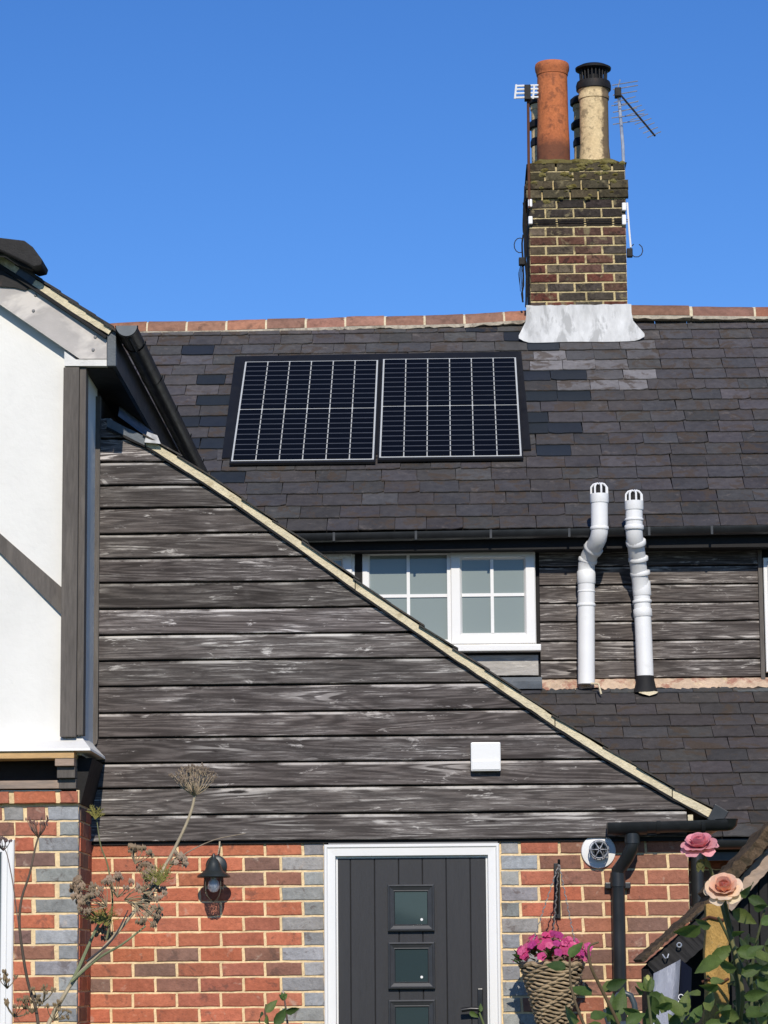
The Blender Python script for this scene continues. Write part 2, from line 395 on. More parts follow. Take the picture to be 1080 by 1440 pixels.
def brick_fill(parent, x0, x1, z0, z1, yf, ph=.0765):
    m = MB(); k = 0; z = z1
    while z-ph > z0:
        x = x0-(k % 2)*.1125
        while x < x1-.02:
            a, b_ = max(x, x0), min(x+.225, x1)
            if b_-a > .03: m.box(a+.0055, b_-.0055, yf+R.uniform(-.001,.001), yf+.03, z-ph+.0055, z-.0055)
            x += .225
        z -= ph; k += 1
    return tag(m.build('brick_courses', BRICK, parent, color=(.34,.115,.07,1)), kind='stuff')

# wing front brickwork
zb_boards = Z(140, 1187, YW)
XL = X(96, 1250, YW); XR = X(970, 1250, YW)
dxl, dxr = X(456, 1300, YW), X(703.5, 1300, YW)
front = MB()
zc = 0.0
front.box(XL, dxl, YW+.006, YW+.25, 0, zb_boards+.02)
wall_l = front.build('brick_wall', MORTAR, COT)
wall_r = MB().box(dxr, XR-.004, YW+.006, YW+.25, 0, zb_boards+.02).build('brick_wall', MORTAR, COT)
def XW(px, y=1300): return X(px, y, YW)
pl = 20.8*YW/F*1.0; zl0 = Z(300, 1205, YW)
for k in range(-1, 21):
    zt = zl0 - pl*k; zb = zt - pl
    if k == -1: zt = min(zt, zb_boards+.012)
    if zb < .45: break
    odd = k % 2
    x = XW(187-61.4*2) if odd else XW(157-61.4)
    step = 61.35*YW/F; qx = XW(426) if odd else XW(395)
    while x < qx-.01:
        x1 = min(x+step, qx)
        if qx-x1 < .05: x1 = qx
        if x1 > XL: brick_at(wall_l, max(x, XL), x1, zb, zt, YW, red(.15))
        x = x1
    brick_at(wall_l, qx, dxl+.004, zb, zt, YW, grey())
pr = 21.8*YW/F; zr0 = Z(725, 1201.7, YW)
for k in range(-1, 20):
    zt = zr0 - pr*k; zb = zt - pr
    if k == -1: zt = min(zt, zb_boards+.012)
    if zb < .45: break
    odd = k % 2
    js = [705, 733, 789, 850, 911, 970] if odd else [705, 759.5, 821, 881.5, 942, 970]
    for i in range(len(js)-1):
        c = grey() if i == 0 else (red(.25) if (i == 1 and k < 5) else vary(R.choice([(.29,.135,.092), (.26,.13,.095), (.24,.125,.092), (.20,.118,.09), (.33,.13,.08)])))
        brick_at(wall_r, XW(js[i])-.003, XW(js[i+1])+(.006 if i == len(js)-2 else -.003), zb, zt, YW, c)
brick_fill(wall_l, XL, dxl, .0, zl0-pl*21+.02 if zl0-pl*21 < .5 else .5, YW)
brick_fill(wall_r, dxr, XR-.006, .0, .5, YW)
# return face of the wing towards the lean-to
ret = box('side_wall', MORTAR, COT, XR-.2, XR-.006, YW+.26, 18.2, 0, 2.2)

# ---------------------------------------------------------------- wing gable: weatherboards
VERGE = [(150,586),(205,613),(300,673),(430,764),(500,816),(640,913),(730,973),(781,1008),(851,1052),(946,1108),(1003,1138)]
vp = [at(x, y+17, YW) for x, y in VERGE]      # underside of the verge where the boards stop
def verge_x(z):
    for a, b in zip(vp, vp[1:]):
        if b.z <= z <= a.z: return a.x + (b.x-a.x)*(a.z-z)/(a.z-b.z)
    return vp[-1].x if z < vp[-1].z else vp[0].x
gable = MB()
poly = [(X(131,1187,YW), zb_boards+.01), (X(962,1187,YW), zb_boards+.01), (X(962,1187,YW), vp[-2].z-.05)] + [(p.x-.02, p.z-.02) for p in reversed(vp[:-1])] + [(X(96,700,YW), vp[0].z), (X(96,700,YW), zb_boards+.01)]
gable.prism(poly[1:], YW-.004, YW+.2)
GABLE = gable.build('gable_wall', DARKWOOD, COT)
def board_mesh(x0, z0, z1, xr_bot, xr_top, seed, thick=.030, lap=.002):
    r = random.Random(seed); n = 18; m = MB(); ph = r.uniform(0, 6)
    def wob(u): return .0011*math.sin(u*5+ph) + .0006*math.sin(u*13+ph*2)
    top = z1+lap; rows = []
    for i in range(n+1):
        u = i/n; xb = u*(xr_bot-x0); xt = u*(xr_top-x0); w = wob(u); chip = r.uniform(-.0007, .0007)
        rows.append([(xb, -thick+.003, .011+w+chip), (xb, -thick, .014+w+chip), (xt, -.019, top-z0-.004+w), (xt, -.012, top-z0+w), (xb, -.004, .011+w+chip)])
    for rr in rows: m.verts(rr)
    for i in range(n):
        for k in range(5):
            a = i*5+k; b = i*5+(k+1) % 5
            m.f.append((a, a+5, b+5, b))
    m.f.append(tuple(range(5))); m.f.append(tuple(reversed(range(n*5, n*5+5))))
    return m
blines = [560,590,620,653,686,718,754,788.5,822.7,859.6,895.8,932,967.7,1005.4,1040.4,1076,1111,1149,1187]
tone = {653:.9,686:.85,718:.95,754:.95,788.5:.8,822.7:.8,859.6:1.35,895.8:1.35,932:.95,967.7:.95,1005.4:1.15,1040.4:.95,1076:1.0,1111:1.1,1149:1.15}
for i in range(len(blines)-1):
    zt, zb = Z(140, blines[i], YW), Z(140, blines[i+1], YW)
    xl = X(141, blines[i+1], YW) if blines[i+1] < 1045 else X(118, blines[i+1], YW)
    if blines[i+1] < 1045: xl -= .004
    xb = min(verge_x(zb), X(965, 1150, YW)); xt = min(verge_x(zt+.01), X(965, 1150, YW))
    if xt - xl < .06: xt = xl+.06
    if xb - xl < .1: continue
    m = board_mesh(xl, zb, zt, xb, xt, 100+i)
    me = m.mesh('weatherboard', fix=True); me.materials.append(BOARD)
    t_ = tone.get(blines[i], 1.0)*R.uniform(1.08, 1.24)
    inst('weatherboard', me, GABLE, (xl, YW-.005, zb), color=(t_, t_*R.uniform(.96,1.0), t_*R.uniform(.94,1.0), 1))
m = MB(); xa, xb_ = X(132, 850, YW), X(140.5, 850, YW)
m.prism([(xa, Z(135,1053,YW)), (xb_-.004, Z(135,1046,YW)), (xb_, Z(135,1040,YW)), (xb_, Z(135,560,YW)), (xa, Z(135,560,YW))], YW-.05, YW-.006)
m.build('corner_batten', TIMBER, COT)
m = MB().box(X(118,1190,YW), X(965,1190,YW), YW-.012, YW-.006, zb_boards-.006, zb_boards+.02)
m.build('drip_strip', DARKWOOD, COT)
# ends of the board wall at the eaves
box('corbel_block', VERGEM, COT, X(966,1150,YW)+.002, X(973,1150,YW)+.004, YW-.03, YW+.1, Z(969,1158,YW), Z(969,1146,YW), .004)

# ---------------------------------------------------------------- verge of the wing roof
tv = [at(x, y, YW-.05) for x, y in VERGE]
def strip(pts, dz0, dz1, y0, y1, name, mat, parent, jit=0.0, sub=6, seed=1):
    r = random.Random(seed); P = []
    for a, b in zip(pts, pts[1:]):
        for k in range(sub): P.append(a.lerp(b, k/sub))
    P.append(pts[-1]); m = MB()
    for p in P:
        j = r.uniform(-jit, jit); j2 = r.uniform(-jit, jit)
        m.verts([(p.x, y0+j*.6, p.z+dz0+j), (p.x, y1, p.z+dz0), (p.x, y1, p.z+dz1), (p.x, y0+j2*.6, p.z+dz1+j2)])
    for i in range(len(P)-1):
        for k in range(4):
            a = i*4+k; b = i*4+(k+1) % 4; m.f.append((a, a+4, b+4, b))
    m.f.append((0,1,2,3)); e = (len(P)-1)*4; m.f.append((e+3,e+2,e+1,e))
    return m.build(name, mat, parent)
VG = MB().box(-.01, .01, YW+.1, YW+.12, 2.9, 2.92).build('verge', DARKWOOD, COT)   # hidden core that carries the verge pieces
px15 = 15/F
cut = [0, 6, 9, len(tv)-1]
strip(tv, -17.5*px15, -14.2*px15, YW-.052, YW+.1, 'undercloak', DARKWOOD, VG, .002, seed=3)
for a, b in ((1,4),(4,7),(7,9),(9,10)):
    seg = tv[a:b+1]
    d = (seg[-1]-seg[-2]).normalized(); seg = seg[:-1]+[seg[-1]-d*.006]
    strip(seg, -14*px15, -1.2*px15, YW-.046, YW+.1, 'verge_mortar', VERGEM, VG, .0035, seed=10+a)
strip(tv[:2], -14*px15, -1.2*px15, YW-.044, YW+.1, 'verge_mortar', LEAD, VG, .002, seed=9)  # verge end lying in shadow, the shade put into its dark grey colour
# ragged slate edges along the top of the verge
sl_edge = MB().box(-.5, .5, 0, .25, -.004, .004).mesh('slate', fix=True); sl_edge.materials.append(SLATE)
L_ = 0
for a, b in zip(tv[1:], tv[2:]):
    d = b-a; n = max(1, int(d.length/.19)); ang = math.atan2(-d.z, d.x)
    for k in range(n):
        c = a.lerp(b, (k+.5)/n)
        inst('slate', sl_edge, VG, (c.x, YW-.062+R.uniform(-.006,.008), c.z+.003+R.uniform(0,.004)), (0, ang+R.uniform(-.03,.015)-.03, 0), (d.length/n*1.12, 1, 1), vary((.05,.046,.04), .2))
e = tv[-1]; d = (tv[-1]-tv[-2]).normalized(); q = Vector((d.z, 0, -d.x))
m = MB().prism([tuple((e + d*a_ + q*b_).xz) for a_, b_ in ((-.005,.065),(.07,.055),(.075,-.022),(-.005,-.026))][::-1], YW-.09, YW+.2)
m.build('verge_end_cap', BLACKP, VG, bevel=.004)
# lead saddle at the top end of the verge
a = at(205,613,YW-.08)
m = MB(); p0 = at(196,600,YW-.09)
m.v = [tuple(at(*q)) for q in ((203,622,YW-.085),(226,624,YW-.085),(221,612,YW-.02),(207,607,YW-.02),(203,622,YW+.0),(226,624,YW+.0))]; m.f = [(0,1,2,3),(1,0,4,5)]
m.build('lead_saddle', LEADW, VG)
m = MB(); m.v = [tuple(at(*q)) for q in ((166,585,YW+.1),(203,612,YW+.1),(222,618,YW+1.2),(172,545,YW+1.2))]; m.f = [(0,1,2,3)]
m.build('lead_valley', LEAD, COT)

# wing roof plane running back behind the verge
wr = MB()
for a, b in zip(tv, tv[1:]):
    n = wr.verts([(a.x, YW+.1, a.z-.012), (b.x, YW+.1, b.z-.012), (b.x, YM, b.z-.012), (a.x, YM, a.z-.012), (a.x, YW+.1, a.z-.06), (b.x, YW+.1, b.z-.06), (b.x, YM, b.z-.06), (a.x, YM, a.z-.06)])
    wr.f += [(n,n+1,n+2,n+3),(n+7,n+6,n+5,n+4)]
WR = wr.build('wing_roof', DARKWOOD, COT, fix=False)
ws = MB()
for a, b in zip(tv[2:], tv[3:]):
    d = b-a; n = max(1, round(d.length/.19))
    for k in range(n):
        p, q_ = a.lerp(b, k/n), a.lerp(b, (k+1)/n)
        y = YW+.17+(.13 if k % 2 else 0)
        while y < YM-.3:
            i0 = ws.verts([(p.x-.02, y, p.z+.006), (q_.x+.01, y, q_.z+.014), (q_.x+.01, y+.255, q_.z+.014), (p.x-.02, y+.255, p.z+.006), (q_.x+.01, y, q_.z+.003), (q_.x+.01, y+.255, q_.z+.003)])
            ws.f += [(i0,i0+1,i0+2,i0+3),(i0+1,i0+4,i0+5,i0+2)]; y += .26
o = ws.build('slate_courses', SLATE, WR, color=(.05,.046,.044,1), fix=False); tag(o, kind='stuff')

# ---------------------------------------------------------------- main roof
PT = math.atan(.73); cp, sp = math.cos(PT), math.sin(PT)
YE = 19.8; ZE = Z(750, 745, YE)
RN = Vector((0, -sp, cp)); RO = Vector((0, YE, ZE))
def rp(px, py, off=0.0):
    p = on_plane(px, py, RO+RN*off, RN); return p.x, ((p-RO).dot(Vector((0, cp, sp))))
def rw(x, s, off=0.0): return Vector((x, YE+s*cp, ZE+s*sp)) + RN*off
S_R = rp(600, 462)[1]
RX0, RX1 = -4.5, 5.2
m = MB(); m.v = [tuple(rw(RX0,-.02,-.02)), tuple(rw(RX1,-.02,-.02)), tuple(rw(RX1,S_R+.08,-.02)), tuple(rw(RX0,S_R+.08,-.02)),
                 tuple(rw(RX0,-.02,-.08)), tuple(rw(RX1,-.02,-.08)), tuple(rw(RX1,S_R+.08,-.08)), tuple(rw(RX0,S_R+.08,-.08))]
m.f = [(0,1,2,3),(7,6,5,4),(0,4,5,1),(1,5,6,2),(2,6,7,3),(3,7,4,0)]
MR = m.build('main_roof', DARKWOOD, COT)
# back slope
m = MB(); top = rw(0, S_R+.06)
m.v = [(RX0, top.y, top.z-.04), (RX1, top.y, top.z-.04), (RX1, top.y+3, top.z-2.3), (RX0, top.y+3, top.z-2.3)]; m.f = [(0,1,2,3)]
m.build('rear_roof', SLATE, COT, color=(.05,.046,.045,1))
def slate_mesh(seed, w=.25, l=.25, th=.007):
    r = random.Random(seed); n = 6; m = MB()
    low = [(-w/2+w*i/n, r.uniform(-.004, .004) + (.008 if i in (0, n) and r.random() < .35 else 0)) for i in range(n+1)]
    if r.random() < .25: low[r.choice((0, n))] = (low[0][0] if low[0][0] < 0 else w/2, .02); low[0] = (-w/2, low[0][1]); low[-1] = (w/2, low[-1][1])
    tilt = .008
    for x, y in low:      # local: x across, y up the slope, z out of the roof
        m.verts([(x, y, .004+tilt), (x, y, tilt+.004+th), (x, l, th*.6), (x, l, -.001)])
    for i in range(n):
        for k in range(3):
            a = i*4+k; m.f.append((a, a+4, a+5, a+1))
    m.f.append((0,1,2,3)); e = n*4; m.f.append((e+3,e+2,e+1,e))
    return m
SL = []
for i in range(10):
    me = slate_mesh(500+i).mesh('slate', fix=True); me.materials.append(SLATE); SL.append(me)
NEWSLATE = rough_mat('new_blue_slate', None, var=.08, scale=20, bump=.2, bdist=.003, rough=.6, spec=.25)
SLN = []
for i in range(3):
    me = slate_mesh(560+i).mesh('slate', fix=True); me.materials.append(NEWSLATE); SLN.append(me)
BLUE_R = [(262,328,523,539),(255,325,554,570),(250,320,585,601),(255,318,614,630),(285,340,660,674),(250,300,487,499),
          (738,812,527,543),(738,816,557,573),(740,824,589,605),(742,824,620,636),(640,712,459,475),(700,750,472,484),(735,790,484,497)]
PALE_R = [(765,905,466,545)]
p1 = (rp(331,502), rp(729,496), rp(742,640), rp(313,650))
def slate_col(px, py, base):
    for x0,x1,y0,y1 in BLUE_R:
        if x0 < px < x1 and y0 < py < y1: return vary((.0215,.0265,.034), .04)
    for x0,x1,y0,y1 in PALE_R:
        if x0 < px < x1 and y0 < py < y1 and R.random() < .75:
            k = R.uniform(.8, 2.3); return (base[0]*1.25*k, base[1]*1.27*k, base[2]*1.27*k, 1)
    c = vary(base, .11)
    if R.random() < .07: c = tuple(q*1.3 for q in c[:3])+(1,)
    if R.random() < .08: c = tuple(q*.78 for q in c[:3])+(1,)
    return c
SLATES = []      # (showing size, matrix, colour, roof)
ex = .187; wsl = .252
nrow = int(S_R/ex)+1
for k in range(nrow):
    s = k*ex; off = (k % 2)*wsl/2 + R.uniform(-.03, .03); x = RX0+off
    while x < RX1:
        w = wsl*R.choice((1,1,1,1,.86,1.1)); c = rw(x+w/2, s)
        px, py = to_px(rw(x+w/2, s+ex/2))
        t_ = Matrix.Translation(c + RN*R.uniform(-.0015,.0025)) @ Matrix.Rotation(PT, 4, 'X') @ Matrix.Rotation(R.uniform(-.012,.012)+(.03 if R.random()<.04 else 0), 4, 'Z') @ Matrix.Diagonal((w/.25*.985, 1, 1, 1))
        hid = (318 < px < 735 and 510 < py < 640) or px < 150 or px > 1100
        hid = hid or any(False for _ in ())
        # behind the wing verge
        vy = None
        for (xa_, ya_), (xb2, yb2) in zip(VERGE, VERGE[1:]):
            if xa_ <= px <= xb2: vy = ya_+(yb2-ya_)*(px-xa_)/(xb2-xa_)
        if vy is not None and py > vy+8: hid = True
        gx = 193+(290-193)*(py-460)/195
        if py > 460 and px < gx-20: hid = True
        SLATES.append((0 if hid else F/c.y*(1 if 0 < px < 1080 else .5), t_, slate_col(px, py, tuple(q*(.80+.32*s/S_R) for q in (.0715,.0665,.066))), MR))
        x += w

# lean-to roof
LT = math.atan(.577); lcp, lsp = math.cos(LT), math.sin(LT)
ZT = Z(850, 962, YM); YLE = 18.0; ZLE = ZT-(YM-YLE)*.577
LN = Vector((0, -lsp, lcp))
def lw(x, s, off=0.0): return Vector((x, YLE+s*lcp, ZLE+s*lsp)) + LN*off
S_L = (YM-YLE)/lcp; LX0, LX1 = .3, 5.2
m = MB(); m.v = [tuple(lw(a,b,c)) for a,b,c in ((LX0,-.02,-.02),(LX1,-.02,-.02),(LX1,S_L,-.02),(LX0,S_L,-.02),(LX0,-.02,-.08),(LX1,-.02,-.08),(LX1,S_L,-.08),(LX0,S_L,-.08))]
m.f = [(0,1,2,3),(7,6,5,4),(0,4,5,1),(1,5,6,2),(2,6,7,3),(3,7,4,0)]
LR = m.build('lean_to_roof', DARKWOOD, COT)
exl = S_L/13.0; wl = .268
for k in range(13):
    s = k*exl; x = LX0+(k % 2)*wl/2+R.uniform(-.03,.03)
    while x < LX1:
        w = wl*R.choice((1,1,1,.88,1.1)); c = lw(x+w/2, s); px, py = to_px(lw(x+w/2, s+exl/2))
        t_ = Matrix.Translation(c+LN*R.uniform(-.0015,.0025)) @ Matrix.Rotation(LT, 4, 'X') @ Matrix.Rotation(R.uniform(-.015,.015), 4, 'Z') @ Matrix.Diagonal((w/.25*.985, .95, 1, 1))
        vy = 0
        for (xa_, ya_), (xb2, yb2) in zip(VERGE, VERGE[1:]):
            if xa_ <= px <= xb2: vy = ya_+(yb2-ya_)*(px-xa_)/(xb2-xa_)
        hid = px > 1100 or (vy and py > vy+8)
        base = (.061,.055,.053) if k < 12 else (.06,.062,.065)
        cc = vary(base, .2)
        if k == 12 and px > 1010: cc = vary((.12,.125,.13), .1)
        SLATES.append((0 if hid else F/c.y, t_, cc, LR)); x += w
SLATES.sort(key=lambda q_: -q_[0])
rest = {}
for i, (sz, mt_, colr, roof) in enumerate(SLATES):
    me = R.choice(SLN if colr[2] > colr[0]*1.35 and colr[0] < .03 else SL)
    if i < 300 and sz > 0:
        o = bpy.data.objects.new('slate', me); COL.objects.link(o); o.parent = roof
        o.matrix_parent_inverse = Matrix.Translation(parent_loc(roof)).inverted()
        o.matrix_basis = mt_; o.color = colr
    else: rest.setdefault(roof.name, (roof, MB(), [])); rest[roof.name][1].f and None; rest[roof.name][2].append((mt_, me, colr))
for nm, (roof, mb, items) in rest.items():
    cols = []
    for mt_, me, colr in items:
        n = mb.verts([tuple(mt_ @ v.co) for v in me.vertices]); mb.f += [tuple(n+i for i in p.vertices) for p in me.polygons]
        cols += [colr]*len(me.polygons)
    me = mb.mesh('slate_courses'); vc = me.color_attributes.new('tone', 'FLOAT_COLOR', 'CORNER')
    for p in me.polygons:
        for li in p.loop_indices: vc.data[li].color = cols[p.index]
    o = add('slate_courses', me, None, roof); o.matrix_parent_inverse = Matrix.Translation(parent_loc(roof)).inverted(); tag(o, kind='stuff')
    sm = SLATE.copy(); sm.name = 'roof_slate_courses'
    for nd in list(sm.node_tree.nodes):
        if nd.type == 'OBJECT_INFO' and nd.outputs['Color'].is_linked:
            at_ = sm.node_tree.nodes.new('ShaderNodeVertexColor'); at_.layer_name = 'tone'
            for l in list(nd.outputs['Color'].links): sm.node_tree.links.new(at_.outputs['Color'], l.to_socket)
    me.materials.append(sm)

# ridge tiles
BEDM = rough_mat('grey_ridge_bedding', lin(176,166,148), var=.25, scale=30, patch=lin(110,100,90), patch_at=.52, patch_scale=9, patch_amt=.7, bump=.6, rough=.95)
RIDGE = MB().box(-.01,.01, rw(0,S_R).y+.1, rw(0,S_R).y+.12, 6.2, 6.22).build('ridge', DARKWOOD, COT)
ridge_px = [(-260,462),(100,458),(195,453),(300,452),(430,448),(520,445),(640,443),(735,437),(890,430),(985,431),(1080,432),(1160,432),(1700,436)]
ry = rw(0, S_R).y + .08
def ridge_z(px):
    for (a, b), (c, d) in zip(ridge_px, ridge_px[1:]):
        if a <= px <= c: return Z(px, b+(d-b)*(px-a)/(c-a), ry)
    return Z(600, 443, ry)
def ridge_tile(L, seed):
    r = random.Random(seed); m = MB(); n = 10; k = 4
    for i in range(k+1):
        u = -L/2 + L*i/k
        for j in range(n+1):
            a = rad(8) + (math.pi-2*rad(8))*j/n; rr = .118 + r.uniform(-.0015,.0015)
            m.v.append((u, -rr*math.cos(a), rr*math.sin(a)-.118))
        for j in range(n+1):
            a = rad(8) + (math.pi-2*rad(8))*j/n
            m.v.append((u, -.1*math.cos(a), .1*math.sin(a)-.118))
    w = 2*(n+1)
    for i in range(k):
        for j in range(n):
            a = i*w+j; m.f.append((a, a+1, a+w+1, a+w)); b = a+n+1; m.f.append((b+1, b, b+w, b+w+1))
        m.f.append((i*w, i*w+w, i*w+w+n+1, i*w+n+1)); m.f.append((i*w+n, i*w+2*n+1, i*w+w+2*n+1, i*w+w+n))
    for i in (0, k):
        for j in range(n): a = i*w+j; m.f.append((a, a+n+1, a+n+2, a+1))
    me = m.mesh('ridge_tile', smooth=True, fix=True); me.materials.append(TERRA); return me
px_ = -180; i = 0; mort = MB()
while px_ < 1560:
    step = 55.5 if px_ < 740 else 88
    if px_ < 735 or px_ > 880:
        a, b = px_, px_+step
        if a < 735 < b: b = 742
        if 880 < a < 895: a = 884
        za, zb2 = ridge_z(a), ridge_z(b); xa, xb2 = X(a, 445, ry), X(b, 445, ry)
        L = xb2-xa-.016
        o = inst('ridge_tile', ridge_tile(L, i), RIDGE, ((xa+xb2)/2, ry, (za+zb2)/2+R.uniform(-.004,.004)), (0, -math.atan2(zb2-za, xb2-xa)+R.uniform(-.008,.008), 0),
                 color=vary(R.choice([(.33,.16,.105),(.30,.155,.11),(.34,.18,.125),(.25,.14,.10)]) if px_ < 740 else R.choice([(.31,.14,.09),(.28,.12,.08),(.24,.125,.09)]), .12))
        jm = MB()
        for q_ in range(9):
            a_ = rad(5)+(math.pi-rad(10))*q_/8
            jm.verts([(-.016, -.115*math.cos(a_), .115*math.sin(a_)-.118), (.016, -.115*math.cos(a_), .115*math.sin(a_)-.118)])
        jm.f = [(2*q_, 2*q_+1, 2*q_+3, 2*q_+2) for q_ in range(8)]
        me = jm.mesh('mortar_joint', fix=False); me.materials.append(VERGEM)
        inst('mortar_joint', me, RIDGE, (xb2, ry, zb2-.0), color=None)
        # bedding below the tile
        bm_ = MB(); n = 8; r = random.Random(i)
        for q_ in range(n+1):
            u = xa + (xb2-xa)*q_/n; z_ = za+(zb2-za)*q_/n
            bm_.verts([(u, ry-.112, z_-.100), (u, ry-.124+r.uniform(-.004,.004), z_-.106), (u, ry-.124, z_-.126+r.uniform(-.010,.008)), (u, ry-.05, z_-.135)])
        for q_ in range(n):
            for k in range(3): a_ = q_*4+k; bm_.f.append((a_, a_+1, a_+5, a_+4))
        bm_.build('ridge_bedding', BEDM, RIDGE, fix=True)
        i += 1; px_ = b if px_ < 740 else a+step
    else: px_ += step if px_ < 735 else 2

# gutter, fascia and soffit of the main roof
gz0, gz1 = Z(430, 751, YE-.1), Z(1080, 739, YE-.1)
ga, gb = at(395, 752.5, YE-.1), at(1720, 728, YE-.1)
MB().half_pipe(ga, gb, .056).build('gutter', BLACKP, COT, smooth=True)
box('fascia', DARKWOOD, COT, -1.6, 5.2, YE-.035, YE-.012, ZE-.14, ZE-.012)
box('soffit', DARKWOOD, COT, -1.6, 5.2, YE-.011, YM+.1, ZE-.135, ZE-.115)
br = MB().box(-.008, .008, -.0585, .0, -.055, .004).mesh('bracket', fix=True); br.materials.append(BLACKP)
for px in (470, 585, 690, 800, 912, 1000):
    p = at(px, 752-(px-430)*.018, YE-.1); inst('bracket', br, COT, (p.x, p.y, p.z))

# ---------------------------------------------------------------- upper wall, window, boards
UW = box('upper_wall', DARKWOOD, COT, -1.6, 5.2, YM+.005, YM+.25, ZT-1.2, ZE-.1)
ul = [752, 776, 798.5, 824.5, 850, 876, 903, 930, 956]
utone = [1.0,1.1,1.35,1.15,1.3,1.2,1.25,1.1]
for i in range(len(ul)-1):
    zt, zb = Z(850, ul[i], YM), Z(850, ul[i+1], YM); x0, x1 = X(759, 850, YM), X(1067, 850, YM)
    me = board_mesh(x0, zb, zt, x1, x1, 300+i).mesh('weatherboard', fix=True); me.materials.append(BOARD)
    k = utone[i]; inst('weatherboard', me, UW, (x0, YM, zb), color=(k, k*.97, k*.94, 1))
for i in range(len(ul)-1):
    zt, zb = Z(850, ul[i], YM), Z(850, ul[i+1], YM); x0, x1 = X(1236, 850, YM), 5.2
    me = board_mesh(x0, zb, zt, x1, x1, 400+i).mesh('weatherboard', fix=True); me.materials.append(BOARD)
    inst('weatherboard', me, UW, (x0, YM, zb), color=(1.2, 1.16, 1.13, 1))
box('corner_batten', TIMBER, UW, X(1067,870,YM), X(1073,870,YM), YM-.05, YM, Z(1070,958,YM), Z(1070,752,YM), .003)
PALEB = rough_mat('bleached_board', (.36,.34,.31,1), var=.3, scale=14, patch=(.62,.58,.52,1), patch_at=.52, patch_scale=6, patch_amt=.8, patch2=(.10,.09,.08,1), patch2_at=.6, patch2_scale=8, patch2_amt=.7, stretch=(.5,1,3), bump=.5, rough=.6)
m = board_mesh(X(640,940,YM), Z(700,953,YM), Z(700,922,YM), X(757,940,YM), X(757,940,YM), 77)
me = m.mesh('weatherboard', fix=True); me.materials.append(PALEB)
tag(inst('weatherboard', me, UW, (X(640,940,YM), YM, Z(700,953,YM))), 'bleached board under the window')
m = MB(); x0, x1 = X(690,960,YM), X(762,960,YM); z0 = Z(730,953,YM)
m.v = [(x0,YM-.03,z0),(x1,YM-.03,z0),(x1,YM-.045,z0-.03),(x0,YM-.045,z0-.03),(x1,YM-.14,z0-.09),(x0,YM-.14,z0-.09)]; m.f=[(0,1,2,3),(3,2,4,5)]
m.build('lead_flashing', LEAD, UW)
# pink mortar fillet along the head of the lean-to roof
fm = MB(); r = random.Random(5); n = 150; x0, x1 = X(757,960,YM), X(1680,960,YM); zf = Z(850, 956, YM)
for i in range(n+1):
    u = x0+(x1-x0)*i/n
    fm.verts([(u, YM+.0, zf+.006), (u, YM-.035+r.uniform(-.004,.004), zf+r.uniform(-.003,.003)), (u, YM-.075+r.uniform(-.008,.008), zf-.04+r.uniform(-.006,.006)), (u, YM-.11+r.uniform(-.02,.015), zf-.075+r.uniform(-.008,.012))])
for i in range(n):
    for k in range(3): a = i*4+k; fm.f.append((a, a+1, a+5, a+4))
fm.build('mortar_fillet', FILLET, UW, smooth=True)

def window(px0, px1, py0, py1, sashes, name='window', sill=True):
    yb = YM
    W = MB().ring(X(px0,840,yb), X(px1,840,yb), Z(690,py1,yb), Z(690,py0,yb), [(0,0),(0,.05),(.004,.055),(.034,.055),(.036,.03)], yb).build(name, UPVC, COT)
    for (a, b, c, d, opening, bars) in sashes:
        x0, x1, z0, z1 = X(a,840,yb), X(b,840,yb), Z(690,d,yb), Z(690,c,yb)
        if opening: MB().ring(x0, x1, z0, z1, [(0,.02),(0,.07),(.006,.076),(.062,.076),(.07,.066),(.078,.05)], yb).build('sash', UPVC, W); ins = .076
        else: MB().ring(x0, x1, z0, z1, [(0,.03),(0,.052),(.016,.048),(.024,.03)], yb).build('glazing_bead', UPVC, W); ins = .02
        box('pane', PANE, W, x0+ins, x1-ins, yb-.032 if not opening else yb-.05, yb-.02, z0+ins, z1-ins)
        yf = yb-.033 if not opening else yb-.051
        for bx in bars[0]: box('glazing_bar', UPVC, W, X(bx,840,yb)-.011, X(bx,840,yb)+.011, yf-.012, yf, z0+ins, z1-ins)
        for bz in bars[1]:
            z = Z((a+b)/2, bz, yb); box('glazing_bar', UPVC, W, x0+ins, x1-ins, yf-.009, yf, z-.011, z+.011)
    if sill: box('sill', UPVC, W, X(px0,840,yb)-.02, X(px1,840,yb)+.03, yb-.12, yb-.0, Z(690,918,yb), Z(690,909,yb), .006)
    return W
window(510, 753, 772, 908, [(516, 634, 776, 904, False, ((574.5,), (839,))), (634, 752.5, 773, 907, True, ((692,), (838,)))])
box('window_mullion', UPVC, COT, X(629,840,YM), X(635.5,840,YM), YM-.062, YM-.056, Z(690,907,YM), Z(690,773,YM))
box('post', DARKWOOD, COT, X(500,790,YM), X(509.5,790,YM), YM-.05, YM, Z(505,960,YM), Z(505,764,YM), .004)
window(400, 499.5, 768, 930, [(404, 496, 772, 926, True, ((450,), (850,)))], sill=False)
window(1073.5, 1230, 790, 950, [(1079, 1226, 795, 946, True, ((1150,), (870,)))], sill=False)

